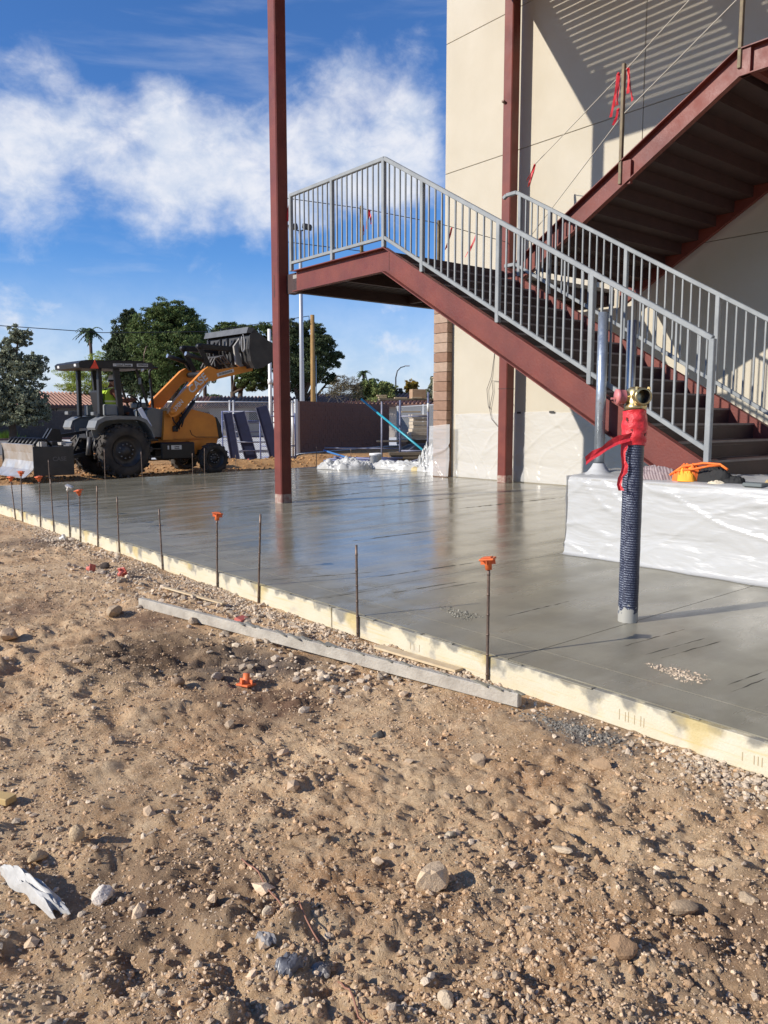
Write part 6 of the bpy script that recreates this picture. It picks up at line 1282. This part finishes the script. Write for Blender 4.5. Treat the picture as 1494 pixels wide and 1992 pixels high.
# poles and wires
LGP = mat('pole_grey', (.42, .43, .45), .5, .3)
t = thing('light_pole', 'tall slim grey light pole seen through the landing railing', 'light pole', (24.9, 37.5, 0))
b = MB(); b.tube([(24.9, 37.5, 0), (24.9, 37.5, 11.5)], [.145, .085], 14); b.build('pole', LGP, t)
for s in (-1, 1):
    b = MB(); c = Vector((24.9, 37.5, 11.6)) + Vector((.773, -.635, 0)) * (s * .38); b.bar((24.9, 37.5, 11.45), c, .06, .06); b.box(c + Vector((0, 0, .08)), (.5, .42, .26), Matrix.Rotation(VR, 3, 'Z') @ Matrix.Rotation(s * .2, 3, 'Y'), .04); b.build('floodlight', LB, t)
WOODP = mat('pole_wood', (.36, .21, .07), .85, col2=(.26, .15, .05), vscale=2.5)
t = thing('utility_pole', 'yellow brown wooden utility pole above the brown block wall', 'utility pole', (28.22, 41.27, 0))
b = MB(); b.tube([(28.22, 41.27, 0), (28.22, 41.27, 7.65)], [.17, .125], 12); b.build('pole', WOODP, t)
b = MB(); b.box((28.22, 41.27, 7.1), (.3, .05, .06)); b.tube([(28.05, 41.35, 7.15), (28.03, 41.36, 7.6)], .02, 6); b.build('bracket', LB, t); b = MB(); b.tube([(28.38, 41.16, .2), (28.38, 41.16, 5.2)], .028, 8); b.build('conduit_riser', mat('riser_blue', (.22, .28, .36), .5), t)
b = MB(); P = [(11.5, 46.6, 6.29), (16.68, 45.01, 6.12), (22.72, 44.54, 6.55), (26.19, 42.59, 7.2), (28.03, 41.41, 7.58)]; pts = []
for k in range(len(P) - 1):
    for i in range(6): a, c = Vector(P[k]), Vector(P[k + 1]); pts.append(a.lerp(c, i / 6))
pts = [(4, 49, 6.6)] + [tuple(p) for p in pts] + [P[-1]]; b.tube(pts, .022, 5); o = b.build('overhead_wire', LB, None, pts[3]); meta(o, 'black overhead wire sagging to the wooden utility pole', 'wire')
b = MB(); b.tube([(13.53, 22.2, 0), (13.53, 22.2, 4.17)], .055, 12); b.tube([(13.53, 22.2, 2.45), (13.53, 22.2, 2.6)], .075, 10); o = b.build('white_post', mat('post_white', (.78, .78, .77), .5), None, (13.53, 22.2, 0)); meta(o, 'white post just left of the dark red column in the slab', 'post')
b = MB(); b.tube([(13.58, 22.1, .05), (13.58, 22.1, .85)], .13, 14); o = b.build('white_drum', WHC, None, (13.58, 22.1, 0)); meta(o, 'white drum by the foot of the white post', 'drum')
t = thing('street_lamp', 'thin distant street lamp with curved arm above the bushes', 'street lamp', (51.65, 61.09, 0)); rvv = Vector((.773, -.635, 0)); c = Vector((51.65, 61.09, 0))
b = MB(); b.tube([c, c + Vector((0, 0, 5.4)), c + rvv * .15 + Vector((0, 0, 6.05)), c + rvv * .5 + Vector((0, 0, 6.4)), c + rvv * .9 + Vector((0, 0, 6.5))], [.09, .065, .055, .05, .04], 8); b.build('pole', LB, t); b = MB(); b.box(c + rvv * 1.1 + Vector((0, 0, 6.55)), (.55, .2, .1), Matrix.Rotation(VR - .0, 3, 'Z'), .03); b.build('lamp_head', LGP, t)

# ------------------------------------------------------------------ scaffold frames and materials behind the slab
BLU = mat('scaffold_blue', (.10, .13, .30), .5, col2=(.17, .19, .30), vscale=6); BLD = mat('panel_blue', (.024, .032, .085), .6, var=.3, vscale=4); SGR = mat('scaffold_grey', (.28, .29, .36), .5, col2=(.16, .17, .25), vscale=7)
def frame(label, a, ang, w, h, rungs, m, tilt=.15, group='scaffold frames leaning on the fence', r_=.024, zb=.0, arch=False):
    t = thing('leaning_scaffold', label, 'scaffold frame', (a[0], a[1], zb), group, ang)
    def tp(x, z): return (x, math.sin(tilt) * z, math.cos(tilt) * z)
    for x in (0, w): b = MB(); b.tube([tp(x, 0), tp(x, h)], r_, 8); b.build('upright', m, t)
    for z in rungs: b = MB(); b.tube([tp(0, z), tp(w, z)], r_ * .85, 8); b.build('rung', m, t)
    return t
fa = math.atan2(-3.0, 5.3)
frame('front blue scaffold frame leaning on the fence right of the loader nose', (12.35, 22.75), fa, 1.55, 1.62, [.35, .62, .95, 1.25, 1.60], SGR); frame('blue scaffold frame second in the leaning stack', (12.2, 22.95), fa, 1.5, 1.62, [.3, .8, 1.3, 1.6], BLU); frame('blue scaffold frame with wide rungs near the white post', (13.05, 22.05), fa, 1.1, 1.55, [.15, .5, 1.45], BLU)
def lean_panel(label, a, ang, w, h, tilt):
    t = thing('scaffold_plank', label, 'scaffold plank', (a[0], a[1], .05), 'dark planks leaning on the fence', ang); b = MB(); M = Matrix.Rotation(tilt, 3, 'Y')
    b.box(M @ Vector((0, 0, h / 2)), (w, .05, h), M, .008); b.build('deck', BLD, t); b = MB()
    for s in (-1, 1): b.box(M @ Vector((s * (w / 2 + .012), 0, h / 2)), (.022, .08, h), M)
    b.build('side_rail', SGR, t)
lean_panel('dark blue plank leaning far over beside the white post', (13.45, 21.75), fa, .34, 1.75, -.26); lean_panel('dark blue plank leaning behind the front scaffold frame', (13.0, 22.55), fa, .36, 1.55, -.24); lean_panel('dark blue plank half hidden behind the loader nose', (12.45, 22.6), fa, .26, 1.5, -.14)
b = MB(); b.lathe([(0, 0), (.05, 0), (.02, .12), (0, .12)], (12.35, 21.6, .02), n=10); o = b.build('marker_cone', PINK, None, (12.35, 21.6, .02)); meta(o, 'tiny red and white marker on the soil right of the loader', 'marker')
# standing scaffold by the pier
def post(p, z0, z1, m, nm, label, grp): b = MB(); b.tube([(p[0], p[1], z0), (p[0], p[1], z1)], .026, 10); o = b.build(nm, m, None, (p[0], p[1], z0)); meta(o, label, 'scaffold post', grp); return o
G2 = 'posts of the standing scaffold'
post((14.04, 17.2), .1, 1.91, SGR, 'scaffold_post', 'grey blue scaffold post standing left with lumber on top', G2)
t = thing('standing_scaffold', 'standing scaffold frame with rungs near the block pier', 'scaffold frame', (15.0, 16.36, .08))
for (x, y, z1) in ((15.0, 16.36, 2.08), (14.45, 16.9, 1.86)): b = MB(); b.tube([(x, y, .08), (x, y, z1)], .03, 10); b.build('upright', mat('scaffold_navy', (.05, .055, .11), .5, col2=(.2, .22, .32), vscale=5), t)
for z in (.47, 1.42): b = MB(); b.tube([(15.0, 16.36, z), (14.45, 16.9, z)], .024, 8); b.build('rung', SGR, t)
b = MB(); b.tube([(15.0, 16.36, 1.55), (15.0, 16.36, 1.78)], .034, 10); b.build('coupler', WPL, t)
CYAN = mat('cyan_pipe', (.03, .34, .42), .4, col2=(.02, .26, .36), vscale=3)
b = MB(); b.tube([(14.09, 18.18, 1.90), (13.7, 14.57, .27)], .03, 10); o = b.build('brace_pipe', CYAN, None, (13.9, 16.4, 1.1)); meta(o, 'bright cyan pipe leaning diagonally across the scaffold', 'pipe')
LUM = mat('lumber', (.50, .40, .27), .8, col2=(.40, .31, .2), vscale=6); BLK = mat('tan_block', (.40, .27, .17), .9, col2=(.33, .21, .13), vscale=5); PAL = mat('pale_block', (.50, .43, .34), .9, col2=(.44, .37, .28), vscale=5)
b = MB(); b.bar((14.0, 17.3, 1.88), (16.4, 16.2, 1.90), .34, .05, bev=.005); o = b.build('scaffold_board', mat('old_board', (.20, .165, .12), .9, var=.3), None, (15.2, 16.7, 1.88)); meta(o, 'weathered board carrying blocks on top of the scaffold', 'board')
MZ = Matrix.Rotation(-.43, 3, 'Z')
def bx_(nm, c, d, m, label, cat, grp=None, M=MZ): b = MB(); b.box(c, d, M, .006); o = b.build(nm, m, None, tuple(c)); meta(o, label, cat, grp); return o
bx_('concrete_block', (15.05, 16.85, 2.04), (.40, .3, .26), BLK, 'reddish tan block on the scaffold board, left of the tall pale one', 'block', 'blocks on the scaffold board'); bx_('concrete_block', (15.75, 16.62, 2.20), (.42, .34, .58), PAL, 'tall pale block stack on the scaffold board', 'block', 'blocks on the scaffold board')
bx_('cover_board', (15.73, 16.61, 2.505), (.46, .38, .03), LUM, 'thin board lying on the tall pale block', 'board')
for k, (x, y, z, w) in enumerate(((14.06, 17.2, 1.935, .24), (14.05, 17.22, 1.985, .28), (14.55, 17.0, 1.925, .36), (14.9, 16.72, 1.93, .3))): bx_('lumber_offcut', (x, y, z), (w, .09, .04), LUM, ['short lumber piece lying flat on the left scaffold post', 'short lumber piece topmost on the left scaffold post', 'longer lumber offcut on the scaffold board near the middle', 'lumber offcut on the scaffold board before the tan block'][k], 'lumber', 'lumber offcuts on the scaffold')
for k in range(7):
    z = .80 + k * .105; bx_('pale_slab', (16.1 + rng.uniform(-.03, .03), 18.0, z), (.46 + (.08 if k in (0, 1) else 0), .4, .095), PAL, 'pale block slab in the pallet stack, ' + ['bottom one', 'second from the bottom', 'third from the bottom', 'middle one', 'third from the top', 'second from the top', 'topmost'][k], 'block slab', 'slabs stacked on the pallet')
bx_('lumber_offcut', (15.85, 18.05, 1.56), (.6, .1, .04), LUM, 'pale lumber lying on the pallet stack', 'lumber', 'lumber offcuts on the scaffold'); bx_('pallet', (16.1, 18.0, .66), (1.0, .9, .14), mat('pallet_dark', (.08, .06, .045), .9), 'dark pallet under the pale slab stack', 'pallet'); bx_('support_crate', (16.1, 18.0, .33), (.9, .8, .5), MATS['pallet_dark'], 'dark crate holding up the pallet', 'crate'); bx_('lumber_offcut', (14.75, 17.6, .72), (.9, .1, .05), LUM, 'pale lumber lying low across the scaffold', 'lumber', 'lumber offcuts on the scaffold')
DKB = mat('dark_blocks', (.10, .055, .04), .9, var=.3, vscale=5); bx_('block_stack', (17.3, 17.2, .75), (.9, .9, 1.5), DKB, 'tall dark brown block stack in shade by the pier', 'block stack')
t = thing('wheelbarrow', 'dark upturned wheelbarrow lying under the scaffold', 'wheelbarrow', (15.35, 17.12, .35)); b = MB(); b.lathe([(.62, 0), (.5, .12), (.3, .22), (0, .25)], (15.35, 17.12, .42), n=18); b.build('tub', LB, t); b = MB(); b.bar((15.6, 16.9, .55), (16.1, 16.5, .88), .07, .05); b.build('handle', LB, t)
t = thing('timber_pile', 'dark timbers stacked at the foot of the scaffold', 'timber pile', (14.7, 16.5, .2))
for k, z in enumerate((.22, .31, .40)): b = MB(); b.bar((14.15 - .05 * k, 16.9, z), (15.5, 15.9, z), .3, .08); b.build('timber', mat('timber_dark', (.15, .12, .085), .9, var=.3, vscale=4), t)
for k in range(6):
    a = (12.7 + .10 * k, 18.1 - .1 * k, .20 + .05 * (k % 3)); c = (13.9 + .08 * k, 17.0 - .12 * k, .19 + .05 * ((k + 1) % 3)); b = MB(); b.tube([a, c], .028, 8); o = b.build('blue_pipe', BLU, None, a); meta(o, 'blue scaffold pipe lying in the heap behind the white bucket', 'pipe', 'blue scaffold pipes in a heap')
b = MB(); b.tube([(12.5, 17.8, .50), (12.75, 15.85, .15)], .026, 8); o = b.build('blue_pipe', mat('bright_blue', (.05, .17, .42), .4), None, (12.6, 16.9, .3)); meta(o, 'bright blue pipe slanting down to the plastic left of the bucket', 'pipe')
for k, (a, c, lb) in enumerate((((13.3, 18.9, .52), (16.6, 16.7, .46), 'long thin steel bar lying across the heap behind the bucket'), ((14.1, 16.8, .15), (14.9, 16.75, .62), 'thin steel bar tilted up under the scaffold'), ((13.7, 15.9, .16), (15.4, 15.8, .55), 'steel bar slanting low before the timbers'))): b = MB(); b.tube([a, c], .022, 7); o = b.build('steel_bar', SGR, None, a); meta(o, lb, 'steel bar', 'steel bars in the heap')
t = thing('bucket_pail', 'white plastic bucket standing at the edge of the slab', 'bucket', (12.84, 15.98, slab_z(12.84))); b = MB(); z = slab_z(12.84)
b.lathe([(0, z), (.135, z), (.155, z + .30), (.165, z + .30), (.165, z + .34), (.158, z + .36), (.15, z + .36), (.13, z + .02), (0, z + .02)], (12.84, 15.98, 0), n=22); b.build('pail', mat('pail_white', (.78, .78, .77), .4), t); b = MB(); b.tube([(12.84 + .16 * math.cos(a), 15.98 + .16 * math.sin(a), z + .30 - .1 * math.sin(a / 1.0 if a < 3.14 else 0)) for a in np.linspace(0, 3.14, 10)], .006, 6); b.build('handle', STEEL, t)
def film(label, c, sx, sy, h, rot, seed): o = heap('plastic_scrap', c, sx, sy, h, rot, FILM3, None, seed, 56, 1.5); meta(o, label, 'plastic sheet', 'white plastic scraps along the slab edge')
film('white plastic bunched on the slab left of the bucket', (12.0, 16.1, .11), .75, .42, .16, -.75, 31); film('long white plastic drawn along the slab edge', (12.8, 14.9, .12), .28, 1.1, .14, .25, 33); film('crumpled white plastic below the cyan pipe', (13.2, 14.3, .12), .26, .34, .36, .4, 35); film('white plastic scrap nearest the block pier', (12.75, 13.75, .12), .2, .45, .14, .2, 36)
o = heap('yellow_foam', (12.9, 14.35, .12), .28, .22, .10, .5, mat('foam_yellow', (.62, .50, .26), .8, var=.2), None, 37); meta(o, 'yellowish foam lying among the white plastic scraps', 'foam')
o = heap('dark_debris', (14.3, 15.5, .10), .8, .5, .16, -.7, mat('dark_debris', (.045, .04, .04), .9, var=.4, vscale=6), None, 38); meta(o, 'dark heap of scrap in shade behind the plastic', 'scrap heap')
